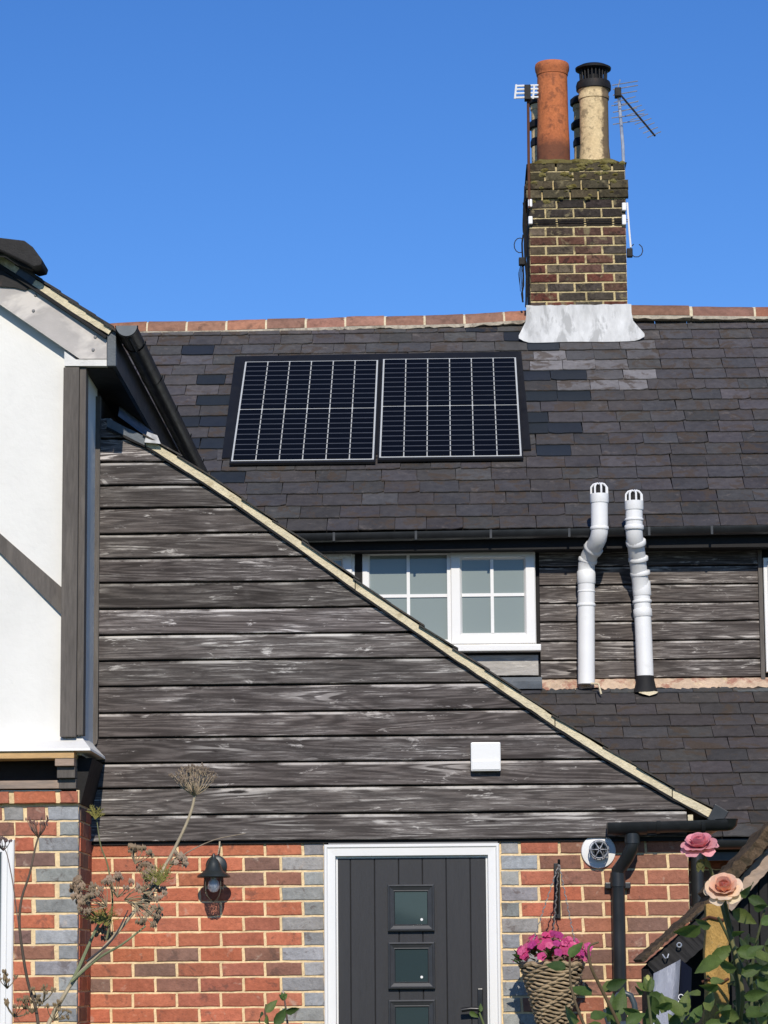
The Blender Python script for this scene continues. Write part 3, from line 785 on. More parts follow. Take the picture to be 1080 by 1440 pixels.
# ---------------------------------------------------------------- door
DR = MB().ring(dxl, dxr, -.2, Z(580,1187,YW), [(0,-.01),(0,.026),(.005,.032),(.014,.032),(.02,.024),(.058,.022),(.062,-.004),(.07,-.006)], YW+.004).build('door', UPVC, COT)
y_d = YW+.012
gr = [474, 493, 527, 561, 594.5, 628, 662, 684.5]
ztop = Z(580, 1200.5, YW)
for a, b in zip(gr, gr[1:]):
    box('door_plank', DOORM, DR, X(a,1300,YW)+.0015, X(b,1300,YW)-.0015, y_d, y_d+.035, .06, ztop, .0035)
box('door_core', DARKWOOD, DR, X(473,1300,YW), X(686,1300,YW), y_d+.008, y_d+.04, .055, ztop+.01)
BEADM = rough_mat('anthracite_bead', (.043,.045,.049,1), var=.1, scale=30, bump=.05, rough=.42, spec=.45)
for k in range(4):
    y0, y1 = 1243.5+81*k, 1310+81*k
    x0, x1, z0, z1 = X(545,1275,YW), X(611,1275,YW), Z(578,y1,YW), Z(578,y0,YW)
    bd = MB().ring(x0, x1, z0, z1, [(0,0),(.002,.022),(.009,.026),(.014,.020),(.030,.012),(.034,.014),(.038,.004)], y_d-.001).build('glazing_bead', BEADM, DR)
    box('pane', DPANE, bd, x0+.036, x1-.036, y_d-.006, y_d-.002, z0+.036, z1-.036)
    MB().lathe([(.0,0),(.007,0),(.007,.001),(0,.001)], (X(593,y1-18,YW), y_d-.0062, Z(593,y1-17,YW)), 12, 'Y').build('sticker', UPVC, bd)
HM = plain('black_handle_metal', (.012,.012,.013,1), .3, .5)
hx = X(675.5, 1410, YW)
h = box('handle', HM, DR, hx-.014, hx+.014, y_d-.012, y_d, Z(676,1440,YW)-.1, Z(676,1390,YW), .004)
hz = Z(664, 1419, YW)
MB().tube([(hx, y_d-.01, hz), (hx, y_d-.05, hz), (hx-.01, y_d-.058, hz), (hx-.05, y_d-.06, hz+.002), (hx-.095, y_d-.055, hz-.004)], [.011,.011,.012,.011,.012], 10).build('lever', HM, h, smooth=True)
box('weather_bar', GREYP, DR, X(462,1190,YW), X(700,1190,YW), YW-.02, YW+.0, Z(580,1190,YW)+.002, Z(580,1186,YW)+.004)

# ---------------------------------------------------------------- gutter and downpipe of the wing
gy = YW-.13
GA, GB = at(857, 1158, gy), at(1022, 1153, gy)
m = MB().half_pipe(GA, GB, .056, caps=(True, True)); GU = m.build('gutter', BLACKP, COT, smooth=True)
MB().half_pipe((GB.x-.06, gy+.02, GB.z), (GB.x-.06, 18.0, GB.z+.01), .056, caps=(True, True)).build('eaves_gutter', BLACKP, GU, smooth=True)
m = MB(); c = (GB+Vector((0,0,0)))
# rounded corner angle at the end
pts = []
for k in range(7):
    a = k/6*math.pi/2; pts.append((GB.x+.03*math.sin(a)-.03+.03, gy+.03-.03*math.cos(a), GB.z-.01))
MB().lathe([(.0,-.056),(.03,-.05),(.05,-.03),(.057,0),(.06,.004),(.0,.004)], (GB.x+.0, gy, GB.z), 20).build('corner_angle', BLACKP, GU, smooth=True)
for px in (925, 988):
    p = at(px, 1155.5, gy); MB().half_pipe((p.x-.01, gy, p.z+.001), (p.x+.01, gy, p.z+.001), .062, caps=(True,True)).build('gutter_union', BLACKP, GU, smooth=True)
p = at(866, 1158, gy)
MB().half_pipe((GA.x-.012, gy, GA.z+.002), (at(909,1156,gy).x, gy, GA.z+.004), .064, caps=(True,True)).build('outlet', BLACKP, GU, smooth=True)
dpx = X(870, 1330, YW); ux = X(889, 1180, gy)
zt, zb = GA.z-.05, 0
pth = [(ux, gy, zt+.02), (ux, gy, Z(889,1188,gy)), (ux-.004, gy+.004, Z(889,1193,gy)), ((ux*2+dpx)/3, gy+.02, Z(884,1205,gy)), ((ux+2*dpx)/3, gy+.055, Z(874,1215,gy)), (dpx, gy+.075, Z(869,1224,gy)), (dpx, gy+.08, Z(869,1233,gy)), (dpx, gy+.08, .05)]
DP = MB().tube(pth, .034, 16).build('downpipe', BLACKP, COT, smooth=True)
MB().tube([(dpx, gy+.08, Z(869,1226,gy)), (dpx, gy+.08, Z(869,1246,gy))], .0385, 16).build('pipe_socket', BLACKP, DP, smooth=True)
MB().tube([(ux, gy, Z(889,1172,gy)), (ux, gy, Z(889,1186,gy))], .0385, 16).build('pipe_socket', BLACKP, DP, smooth=True)
box('pipe_bracket', BLACKP, DP, dpx-.065, dpx+.065, YW-.045, YW-.002, Z(869,1247,YW)-.01, Z(869,1244,YW)+.01, .004)
# eaves fascia of the wing over the bricks at the right
box('eaves_board', DARKWOOD, COT, X(860,1170,YW), X(985,1170,YW), YW-.03, YW-.008, Z(920,1183,YW), Z(920,1162,YW))

# lean-to eaves and wall behind
box('lean_to_fascia', BLACKP, COT, 1.2, 5.2, YLE+.03, YLE+.06, ZLE-.13, ZLE-.0)
MB().half_pipe((1.15, YLE-.05, ZLE-.012), (5.2, YLE-.05, ZLE-.012), .055, caps=(True,True)).build('lean_to_gutter', BLACKP, COT, smooth=True)
LW = box('lean_to_wall', MORTAR, COT, XR-.1, 5.2, 18.31, 18.5, 0, ZLE+.1)
for k in range(8):
    zt = ZLE-.10-k*.0765; x = XR-.1 - (k % 2)*.11
    while x < 2.3:
        brick_at(LW, max(x, XR-.1), x+.225, zt-.0765, zt, 18.304, red(.6)); x += .225
brick_fill(LW, 2.42, 5.2, 0, ZLE-.1, 18.304)
brick_fill(LW, XR-.1, 2.4, 0, ZLE-.1-8*.0765, 18.304)
MB().tube([(X(981,1200,17.9), 17.95, ZLE-.03), (X(981,1200,17.9), 17.95, 0)], .04, 14).build('downpipe', BLACKP, COT, smooth=True)

# ---------------------------------------------------------------- chimney
YC = 22.43
cx0, cx1 = X(744, 360, YC), X(882.5, 360, YC)
czb, czt = Z(812, 470, YC), Z(812, 228, YC); cd = .85
CH = MB().box(cx0+.008, cx1-.008, YC+.010, YC+cd-.01, czb-.5, czt-.035).build('chimney', CHMORT, COT)
ztop_c = Z(812, 227.5, YC)
cz = [227.5+13.05*k for k in range(17)]
CHC = [(.10,.062,.048),(.115,.066,.050),(.085,.060,.050),(.07,.058,.048),(.13,.066,.047),(.11,.085,.060)]
for k in range(16):
    zt, zb = Z(812, cz[k], YC), Z(812, cz[k+1], YC)
    if 243 < (cz[k]+cz[k+1])/2 < 255: pass
    proud = -.002
    if k in (2, 3): proud = .022
    xa, xb2 = cx0-proud, cx1+proud
    x = xa - (.09 if k % 2 else 0.0); first = True
    while x < xb2-.01:
        x1 = x+.222
        if xb2-x1 < .06: x1 = xb2
        c = vary(R.choice(CHC), .25)
        if k < 4: c = vary((.075,.062,.038), .3)
        if 10 <= k and R.random() < .3: c = vary((.13,.05,.035), .15)
        if R.random() < .04: c = (.30,.12,.06,1)
        if 4 <= k < 7: c = vary((.045,.036,.031), .2)
        brick_at(CH, max(x, xa), min(x1, xb2), zb, zt, YC-proud, c, CHBRICK, depth=.05, joint=.013 if k > 5 else .010); x = x1
    # left flank, seen at a grazing angle
    y = YC+.062
    while y < YC+cd-.02:
        y1 = min(y+.2, YC+cd)
        bx = MB().box(xa, xa+.03, y+.005, y1-.005, zb+.006, zt-.006).build('brick', CHBRICK, CH, color=vary(R.choice(CHC), .3)); y = y1
# flaunching (mortar mound)
m = MB(); r = random.Random(3); nx, ny = 14, 8
for j in range(ny+1):
    for i in range(nx+1):
        u, v = i/nx, j/ny; e = min(u, 1-u, v, 1-v)
        m.v.append((cx0-.01+(cx1-cx0+.02)*u, YC+.0+(cd)*v, ztop_c-.012+min(.07, e*.5)+r.uniform(-.006,.008)))
for j in range(ny):
    for i in range(nx): a = j*(nx+1)+i; m.f.append((a, a+1, a+nx+2, a+nx+1))
MOSS = rough_mat('mossy_flaunching', lin(120,112,70), var=.3, scale=25, patch=lin(96,84,40), patch_at=.5, patch_scale=9, patch_amt=.8, bump=.9, bdist=.012, rough=1, spec=.05)
m.build('flaunching', MOSS, CH, smooth=True)
# moss and lichen clumps on the upper courses
for i in range(44):
    px, py = R.uniform(747,876), R.choice([R.uniform(226,245), R.uniform(238,262), R.uniform(262,285)])
    p = at(px, py, YC-.0); mm = MB(); n = 9; k = R.uniform(.010,.038)
    ctr = mm.verts([(p.x, YC-.012-(.022 if py > 254 and py < 281 else 0), p.z)])
    rg = [mm.verts([(p.x+math.cos(a*2*math.pi/n)*k*R.uniform(.6,1.3), YC+.0-(.022 if py > 254 and py < 281 else 0), p.z+math.sin(a*2*math.pi/n)*k*R.uniform(.3,.7))]) for a in range(n)]
    for a in range(n): mm.f.append((ctr, rg[a], rg[(a+1) % n]))
    mm.build('moss_clump', MOSS, CH)
# lead apron
m = MB(); r = random.Random(8); n = 26
xs0, xs1 = X(740,445,YC), X(888,445,YC); xf0, xf1 = X(729,466,YC), X(905,462,YC)
zA, zB_, zC_ = Z(812, 429, YC), Z(812, 453, YC), Z(812, 467, YC)
for i in range(n+1):
    u = i/n; xa = xs0+(xs1-xs0)*u; xb2 = xf0+(xf1-xf0)*u; w = .003*math.sin(u*23)+r.uniform(-.0015,.0015); e = max(0, abs(u-.5)*2-.8)*5
    sag = .035*(e**2)
    yo = YC-.10-.004*math.sin(u*11)
    zroof = ZE+(yo-YE)*.73
    m.verts([(xa, YC-.006+w*.3, zA+r.uniform(-.004,.004)), (xa, YC-.014+w, (zA+zB_)/2), (xa+(xb2-xa)*.12, YC-.022+w, zB_-.0), (xb2, yo, zroof+.042+w*.5+sag), (xb2, yo-.004, zroof+.018+sag)])
for i in range(n):
    for k in range(4): a = i*5+k; m.f.append((a, a+1, a+6, a+5))
AP = m.build('lead_apron', LEADW, CH, smooth=True)
for sx, xx, fx in ((-1, cx0, xf0), (1, cx1, xf1)):
    m = MB(); m.v = [(xx+sx*.012, YC-.005, zA), (xx+sx*.016, YC-.02, zB_), (xx+sx*.02, YC+.35, ridge_z(735)-.06), (xx+sx*.012, YC+.35, ridge_z(735)+.05), (fx-sx*.02, YC-.06, zC_+.03), (fx-sx*.02, YC+.2, zC_+.24)]; m.f = [(0,1,2,3)]
    m.build('side_flashing', LEADW, CH)

# chimney pots (things of their own)
def pot(px, py_top, py_bot, w, mat, label, rim, y):
    b = at(px, py_bot, y); zt = Z(px, py_top, y); h_ = zt-b.z; r0 = w/2*y/F
    E = empty('chimney_pot', (b.x, y, b.z-.04), label, 'chimney pot')
    return E, b, h_, r0
yp = YC+.24
pb_ = at(778.5, 224, yp); POTRED = pot_mat('red_clay_pot_stained', (.50,.165,.066,1), (.42,.135,.058,1), (.10,.048,.034,1), pb_.x, .12, pb_.z, .14, False)
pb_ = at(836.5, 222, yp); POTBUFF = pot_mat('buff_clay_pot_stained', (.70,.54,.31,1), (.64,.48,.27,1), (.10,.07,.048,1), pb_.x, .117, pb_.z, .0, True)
E, b, h_, r0 = pot(778.5, 90, 224, 47, POTRED, 'tall red terracotta chimney pot with a rolled rim', 1, yp)
MB().lathe([(r0*1.02,-.05),(r0*1.02,.1),(r0*.96,.3),(r0*.93,h_-.09),(r0*.93,h_-.08),(r0*.6,h_-.08)], (b.x, yp, b.z), 36).build('pot_body', POTRED, E, smooth=True)
MB().lathe([(r0*.90,h_-.10),(r0*.97,h_-.10),(r0*1.0,h_-.075),(r0*1.05,h_-.06),(r0*1.07,h_-.03),(r0*1.04,h_-.008),(r0*.98,h_),(r0*.72,h_),(r0*.72,h_-.12)], (b.x, yp, b.z), 36).build('rim', POTRED, E, smooth=True)
E, b, h_, r0 = pot(836.5, 118, 222, 43, POTBUFF, 'buff clay chimney pot with black mesh cowl on top', 1, yp)
MB().lathe([(r0*1.08,-.05),(r0*1.02,.03),(r0*.97,.1),(r0*.97,h_-.14),(r0*1.03,h_-.135),(r0*1.05,h_-.11),(r0*1.0,h_-.10),(r0*1.03,h_-.07),(r0*1.10,h_-.06),(r0*1.10,h_-.02),(r0*.6,h_-.02)], (b.x, yp, b.z), 36).build('pot_body', POTBUFF, E, smooth=True)
MB().lathe([(r0*1.10,h_-.06),(r0*1.17,h_-.055),(r0*1.19,h_-.02),(r0*1.12,h_+.01),(r0*.6,h_+.012)], (b.x, yp, b.z), 36).build('pot_collar', SOOT, E, smooth=True)
zc0, zc1 = h_+.005, Z(836, 93, yp)-b.z
ck = MB()
for k in range(22):
    a = 2*math.pi*k/22; ck.tube([(b.x+r0*.88*math.cos(a), yp+r0*.88*math.sin(a), b.z+zc0), (b.x+r0*.92*math.cos(a), yp+r0*.92*math.sin(a), b.z+zc1-.02)], .006, 5)
tag(ck.build('cowl_bars', SOOT, E), kind='stuff')
MB().lathe([(r0*.55,zc0),(r0*.6,zc1-.03)], (b.x, yp, b.z), 20).build('cowl_core', SOOT, E, smooth=True)
MB().lathe([(r0*.9,zc1-.045),(r0*1.2,zc1-.035),(r0*1.22,zc1-.02),(r0*.9,zc1+.0),(r0*.5,zc1+.012),(.01,zc1+.014)], (b.x, yp, b.z), 36).build('cowl_cap', SOOT, E, smooth=True)
for px, lab in ((762, 'slim buff flue pot half hidden behind the red pot'), (822, 'slim buff flue pot with black cowl behind the buff pot')):
    y2 = YC+.62; E, b, h_, r0 = pot(px, 140, 224, 30, POTBUFF, lab, 0, y2)
    MB().lathe([(r0,-.05),(r0*.95,h_-.1),(r0*1.05,h_-.09),(r0*1.05,h_-.05),(r0*.6,h_-.05)], (b.x, y2, b.z), 24).build('pot_body', POTBUFF, E, smooth=True)
    for zz, rr in ((h_*.25,1.08),(h_*.55,1.25),(h_*.95,1.3)):
        MB().lathe([(r0*.97,zz-.03),(r0*rr,zz-.02),(r0*rr,zz+.02),(r0*.97,zz+.045)], (b.x, y2, b.z), 24).build('cowl_band', SOOT, E, smooth=True)

# aerials
def aerial_a():
    y = YC-.02; b = at(743.5, 232, y); E = empty('tv_aerial', b, 'white grid aerial on a rusty mast left of the red pot', 'aerial')
    t_ = at(742.5, 120, y); MB().tube([b-Vector((0,0,.35)), b, t_], .011, 8).build('mast', RUST, E, smooth=True)
    c = at(741, 130, y-.03)
    for py in (121, 126, 131.5, 137.5):
        p0, p1 = at(724.5, py, y-.03), at(757, py-1, y-.03); MB().tube([p0, p1], .0085, 6).build('element', UPVC, E)
    for px in (725.5, 751):
        MB().tube([at(px+.5, 119, y-.032), at(px-1.5, 139, y-.032)], .0085, 6).build('cross_bar', UPVC, E)
    box('clamp', SOOT, E, c.x-.02, c.x+.03, y-.05, y+.03, c.z-.06, c.z+.06, .004)
aerial_a()
def aerial_b():
    y = YC+.05; b = at(877, 235, y); E = empty('tv_aerial', b, 'thin yagi aerial on a pale mast right of the chimney pots', 'aerial')
    MB().tube([b-Vector((0,0,.3)), b, at(876, 205, y), at(870, 132, y)], .013, 8).build('mast', ALU, E, smooth=True)
    y2 = y-.02
    a0, a1 = at(868, 128, y2), at(921, 191, y2-.35)
    MB().tube([a0.lerp(a1, .1), a1], .008, 6).build('boom', SOOT, E)
    for k in range(9):
        c = a0.lerp(a1, .2+.78*k/8); w = .085-.004*k; MB().tube([c+Vector((-w, .02, -.016)), c+Vector((w, -.02, .02))], .0042, 5).build('element', ALU, E)
    for py, px0, px1 in ((117,861,897),(123,862,897),(131,862,896),(146,860,897),(155,862,896),(163,860,906),(172,862,900)):
        MB().tube([at(px0, py+3, y2+.06), at(px1, py-3, y2-.02)], .0048, 5).build('reflector_rod', ALU, E)
    MB().tube([at(872,112,y2), at(866,134,y2)], .005, 5).build('reflector_post', ALU, E)
    box('clamp', SOOT, E, a0.x-.02, a0.x+.03, y-.06, y+.03, a0.z-.05, a0.z+.02, .004)
aerial_b()
# lashing strap and plastic corner clips
E = empty('aerial_lashing', at(745, 310, YC), 'wire lashing with white corner clips round the chimney', 'bracket')
for py in (309.5, 312.5):
    MB().tube([at(744, py+.5, YC-.012), at(812, py, YC-.012), at(883, py-.5, YC-.012)], .004, 5).build('wire', SOOT, E)
for px, py0, py1 in ((745.5,281,292),(746,305,316),(877.5,286,297),(877.5,303,317)):
    p, q_ = at(px, py0, YC), at(px, py1, YC); box('corner_clip', UPVC, E, p.x-.018, p.x+.016, YC-.03, YC+.03, q_.z, p.z, .008)
E = empty('aerial_cable', at(738, 300, YC), 'black aerial cables and junction hanging down the chimney left flank', 'cable')
r = random.Random(4)
yk = YC+.08
for dx, py0, py1 in ((-2,262,430),(-4,285,350),(-6,330,425),(-1,300,432)):
    pts = [at(741+dx+r.uniform(-1.5,1.5), py0+(py1-py0)*k/8, yk) for k in range(9)]
    MB().tube(pts, .008, 6).build('cable', SOOT, E, smooth=True)
c = at(731, 345, yk); MB().tube([c+Vector((.045*math.cos(a*.5), 0, .06*math.sin(a*.5))) for a in range(2, 11)], .004, 5).build('cable_loop', SOOT, E)
p = at(733, 368, yk); box('junction_box', SOOT, E, p.x-.02, p.x+.03, yk-.03, yk+.03, p.z-.03, p.z+.03, .006)
for k in range(4):
    x_ = 730+k*1.5; MB().tube([at(733+k, 370, yk), at(x_-1, 385, yk), at(x_+r.uniform(-2,2), 405+5*k, yk)], .0025, 5).build('loose_wire', SOOT, E)
E = empty('aerial_cable', at(886, 300, YC), 'white aerial cable with a loop down the chimney right edge', 'cable')
MB().tube([at(882, 285, YC-.01), at(884.5, 320, YC-.01), at(887, 348, YC-.01)], .008, 6).build('cable', UPVC, E, smooth=True)
c = at(895, 352, YC); MB().tube([c+Vector((.05*math.cos(a*.6+2), 0, .055*math.sin(a*.6+2))) for a in range(10)], .004, 5).build('cable_loop', SOOT, E)
box('cable_box', SOOT, E, at(886,358,YC).x-.025, at(886,358,YC).x+.02, YC-.03, YC+.02, at(886,362,YC).z, at(886,350,YC).z, .006)

# ---------------------------------------------------------------- solar panels
FRM = plain('silver_white_grid', (.50,.515,.50,1), .35, .5, var=.06)
BACK = plain('white_backsheet_line', (.40,.42,.43,1), .4, .4, var=.25, scale=60)
TRAY = rough_mat('black_flashing_tray', (.012,.0125,.014,1), var=.2, scale=10, bump=.1, rough=.5, spec=.22)
tr0, tr1, tr2, tr3 = rp(331,506), rp(733,499), rp(747,637), rp(312,649)
m = MB(); m.v = [tuple(rw(a, b, .03)) for a, b in (tr3, tr2, tr1, tr0)] + [tuple(rw(a, b, .0)) for a, b in (tr3, tr2, tr1, tr0)]
m.f = [(0,1,2,3)] + [(i, i+4, (i+1) % 4+4, (i+1) % 4) for i in range(4)]
tray = tag(m.build('flashing_tray', TRAY), 'black flashing tray let into the slates around the solar panels', 'flashing')
RM = Matrix.Rotation(PT, 4, 'X')
def solar(c0, c1, c2, c3, label):
    pts = [rp(*c, .055) for c in (c0, c1, c2, c3)]       # TL TR BR BL
    xl, xr = (pts[0][0]+pts[3][0])/2, (pts[1][0]+pts[2][0])/2; st, sb = (pts[0][1]+pts[1][1])/2, (pts[2][1]+pts[3][1])/2
    E = empty('solar_panel', rw((xl+xr)/2, sb, .03), label, 'solar panel', 'solar panels on the slate roof')
    def pb(name, x0, x1, s0, s1, h0, h1, mat):
        m = MB(); m.v = [tuple(rw(x, s, h)) for h in (h0, h1) for x, s in ((x0,s0),(x1,s0),(x1,s1),(x0,s1))]
        m.f = [(3,2,1,0),(4,5,6,7),(0,1,5,4),(1,2,6,5),(2,3,7,6),(3,0,4,7)]
        return m.build(name, mat, E)
    pb('frame_tray', xl-.012, xr+.012, sb-.03, st+.012, .032, .050, TRAY)
    pb('backsheet', xl+.0, xr-.0, sb+.0, st-.0, .0505, .053, FRM)
    W, H = xr-xl, st-sb; e = .012; gap = .0072; mid = .012
    cw = (W-2*e-5*gap)/6; half = (H-2*e-mid)/2; ch = (half-9*.004)/10
    me = None; cmm = MB(); b_ = .006
    cmm.v = [(x, y, z) for z in (0, .002) for x, y in ((b_,0),(cw-b_,0),(cw,b_),(cw,ch-b_),(cw-b_,ch),(b_,ch),(0,ch-b_),(0,b_))]
    cmm.f = [tuple(range(8,16))]+[(i,(i+1)%8,(i+1)%8+8,i+8) for i in range(8)]
    me = cmm.mesh('cell', fix=False); me.materials.append(CELL)
    bar = MB().box(0, cw+gap, 0, .0035, 0, .0012).mesh('busbar', fix=True); bar.materials.append(BACK)
    for hf in range(2):
        for r_ in range(10):
            for c in range(6):
                x = xl+e+c*(cw+gap); s = sb+e+hf*(half+mid)+r_*(ch+.004)
                o = inst('cell', me, E, rw(x, s, .0532), (PT, 0, 0))
    # horizontal gaps between the cells read dull grey
    gm = MB()
    for hf in range(2):
        for r_ in range(9):
            s = sb+e+hf*(half+mid)+r_*(ch+.004)+ch
            n = gm.verts([tuple(rw(x, q_, .0557)) for x, q_ in ((xl+e,s-.004),(xr-e,s-.004),(xr-e,s+.008),(xl+e,s+.008))]); gm.f.append((n,n+1,n+2,n+3))
    tag(gm.build('interconnects', plain('dull_cell_gap', (.062,.066,.075,1), .4, .4, var=.1), E), kind='stuff')
    return E
solar((343.5,508.5),(530.5,506),(527,646),(326.5,647.5), 'left solar panel with white cell grid on the slate roof')
solar((538,505.5),(726,501.5),(733,639.5),(534,644), 'right solar panel with white cell grid, nearer the chimney')

# ---------------------------------------------------------------- soil vent pipes
def vent_pipe(path, collars, label):
    pts = [at(px, py, y) for px, py, y in path]; E = empty('vent_pipe', pts[0], label, 'vent pipe', 'white vent pipes by the upper wall')
    r0 = .058
    MB().tube(pts[:-1]+[pts[-1]-Vector((0,0,.085))], r0, 20).build('pipe', UPVC2, E, smooth=True)
    def along(px, py, y, d, L, rr, name, mat=UPVC2):
        p = at(px, py, y); d = Vector(d).normalized(); MB().tube([p-d*L/2, p-d*(L/2-.004), p+d*(L/2-.004), p+d*L/2], [rr-.003, rr, rr, rr-.003], 20).build(name, mat, E, smooth=True)
    for px, py, y, d, L, rr in collars: along(px, py, y, d, L, rr, 'collar')
    tp = pts[-1]; zt = tp.z
    m = MB(); m.lathe([(r0+.004,-.12),(r0+.006,-.115),(r0+.006,-.058),(r0*.8,-.056)], tuple(tp), 24); m.build('cowl_base', UPVC2, E, smooth=True)
    for k in range(8):
        a = 2*math.pi*k/8+.2
        MB().tube([tp+Vector((math.cos(a)*r0*.98, math.sin(a)*r0*.98, -.062)), tp+Vector((math.cos(a)*r0*.96, math.sin(a)*r0*.96, -.012)), tp+Vector((math.cos(a)*r0*.7, math.sin(a)*r0*.7, .006)), tp+Vector((math.cos(a)*r0*.3, math.sin(a)*r0*.3, .014))], .0072, 6).build('cowl_rib', UPVC2, E, smooth=True)
    MB().lathe([(.001,.016),(r0*.42,.012),(r0*.42,.006),(.001,.006)], tuple(tp), 16).build('cowl_cap', UPVC2, E, smooth=True)
    MB().lathe([(r0*.85,-.07),(r0*.85,-.020),(r0*.45,.002)], tuple(tp), 16).build('cowl_inside', SOOT, E, smooth=True)
    return E
V1 = vent_pipe([(824.5,962,19.86),(824.5,880,19.86),(824.5,802,19.86),(825,793,19.85),(829,781,19.81),(837,766,19.70),(841.5,757,19.63),(843,748,19.60),(843,735,19.60),(842.5,683,19.60)],
    [(824.5,812,19.86,(0,0,1),.09,.0635),(824.5,851,19.86,(0,0,1),.02,.064),(824.6,832,19.86,(0,0,1),.012,.0625),(826.5,788,19.84,(.25,-.2,.95),.03,.066),(834.5,771,19.74,(.55,-.5,.7),.045,.067),(843,743,19.60,(0,0,1),.022,.064)],
    'white vent pipe with swan neck, nearer the window')
V2 = vent_pipe([(907.5,955,19.86),(904.5,880,19.86),(902.5,838,19.86),(901,822,19.85),(898,800,19.80),(895.5,778,19.73),(893,760,19.64),(891.8,750,19.61),(891.8,738,19.6),(891.3,693,19.60)],
    [(903.8,862,19.86,(-.06,0,1),.055,.0645),(903,846,19.86,(-.06,0,1),.02,.066),(902.3,828,19.86,(-.06,0,1),.10,.0635),(900.2,806,19.82,(-.12,-.25,1),.03,.069),(897.5,786,19.76,(-.12,-.35,1),.03,.069),(894.3,763,19.66,(-.12,-.5,1),.035,.069),(891.8,742,19.6,(0,0,1),.03,.066),(891.7,731,19.6,(0,0,1),.016,.065)],
    'white vent pipe with stacked collars, farther from the window')
RUB = rough_mat('black_rubber_collar', (.018,.018,.019,1), var=.3, scale=20, bump=.3, rough=.7)
b = at(907.5, 966, 19.86); MB().lathe([(.085,-.04),(.072,.0),(.062,.05),(.06,.075)], (b.x, 19.86, b.z), 20).build('rubber_boot', RUB, V2, smooth=True)
m = MB(); b = at(908, 975, 19.80); r = random.Random(2)
ctr = m.verts([(b.x, b.y-.01, b.z+.024)])
rg = [m.verts([(b.x+.06*math.cos(k*.7)*r.uniform(.6,1.3)+.01, b.y+.045*math.sin(k*.7), b.z+.026*math.sin(k*.7)*r.uniform(.6,1.2)+.010)]) for k in range(9)]
m.f = [(ctr, rg[k], rg[(k+1) % 9]) for k in range(9)]
m.build('mortar_dab', VERGEM, V2)
b = at(835, 966, 19.84); MB().tube([(b.x-.02, 19.80, b.z+.02), (b.x+.03, 19.78, b.z+.015), (b.x+.045, 19.74, b.z-.06)], .007, 6).build('mortar_dab', VERGEM, V1)

# ================================================================== the rendered house at the left
YH = 14.5
HOU = empty('rendered_house', (-3, 14.6, 0), 'white plastered timber framed house over brick, at the left edge', 'house')
hx_b = X(111.5, 1200, YH); hx_u = X(117, 800, YH)
HZ = Z(100, 1062, YH)                # underside of the plastered storey
BW = MB().box(-4.6, hx_b-.006, YH+.006, YH+3.5, 0, Z(60,1112,YH)).build('brick_wall', MORTAR, HOU)
ph = 21.5*YH/F; z0h = Z(60, 1198, YH)
for k in range(-3, 18):
    zt = z0h-ph*k; zb = zt-ph
    if k == -3: js = [(-60,3,1), (4,33,0), (36,64,1), (66,112,0)]
    elif k == -2: js = [(-60,-24,1), (-22,20,1), (20,80,1), (83,112,0)]
    elif k == -1: js = [(20,48,1), (53,112,0)]
    elif k % 2 == 0: js = [(20,78.5,1), (83,112,0)]
    else: js = [(20,46,1), (50,112,0)]
    for a, b_, isred in js:
        brick_at(BW, X(a-.8,1200,YH), X(b_+.8,1200,YH)-(.0 if b_ < 112 else .004), zb, zt, YH, red(.25) if isred else grey())
    # quoin returns on the shaded side
    y = YH+.048
    while y < YH+.5:
        L = .1 if k % 2 == 0 and y < YH+.06 else .215
        bm_ = MB().box(hx_b-.03, hx_b, y+.004, y+L-.006, zb+.0055, zt-.0055).build('brick', BRICK, BW, color=red(.5)); y += L
brick_fill(BW, -4.6, X(-62,1200,YH), z0h+ph+.01, z0h+3*ph+.001, YH, ph)
brick_fill(BW, -4.6, X(-161,1300,YH), .4, z0h+ph, YH, ph)
# projecting brick course
zt, zb = Z(60,1112,YH), Z(60,1131.5,YH)
CB = box('brick_course', MORTAR, HOU, -4.6, hx_b, YH-.02, YH+.3, zb+.006, zt)
for a, b_ in ((-290,-232),(-230,-172),(-170,-112),(-110,-50),(-48,15.5),(19,81),(84,112)):
    brick_at(CB, X(a,1120,YH), X(b_,1120,YH), zb, zt, YH-.032, red(.1), depth=.05)
# timber corbel, plates and soffit under the jetty
zs = Z(60, 1098, YH)
box('sole_plate', GREYWOOD, HOU, -4.6, X(83,1100,YH-.05), YH-.05, YH+.1, Z(40,1110,YH), Z(40,1098.5,YH), .004)
box('dark_beam', DARKWOOD, HOU, -4.6, hx_b-.05, YH+.06, YH+.3, zs, Z(40,1062,YH))
box('jetty_strip', PALEWOOD, HOU, -4.6, X(104,1062,YH-.12), YH-.12, YH+.05, Z(50,1066.5,YH-.12), Z(50,1056.5,YH-.12), .003)
for i, (y0, y1, dd) in enumerate(((1066,1077,.115),(1078,1094,.085),(1095,1109,.05),(1110,1124,.02))):
    box('corbel', GREYWOOD if i == 0 else TIMBER, HOU, X(77+i*3,1080,YH-dd), X(104+i*1.5,1080,YH-dd), YH-dd, YH+.05, Z(90,y1,YH-dd), Z(90,y0,YH-dd), .004)
# corbelled dark side below the drip
m = MB(); xd = X(108,1060,YH-.1)+.06
m.prism([(hx_b-.02, Z(111,1130,YH)), (hx_b+.004, Z(111,1130,YH)), (hx_b+.06, Z(111,1066,YH)), (hx_b-.02, Z(111,1066,YH))], YH+.01, YH+3)
m.build('corbelled_side', DARKWOOD, HOU)
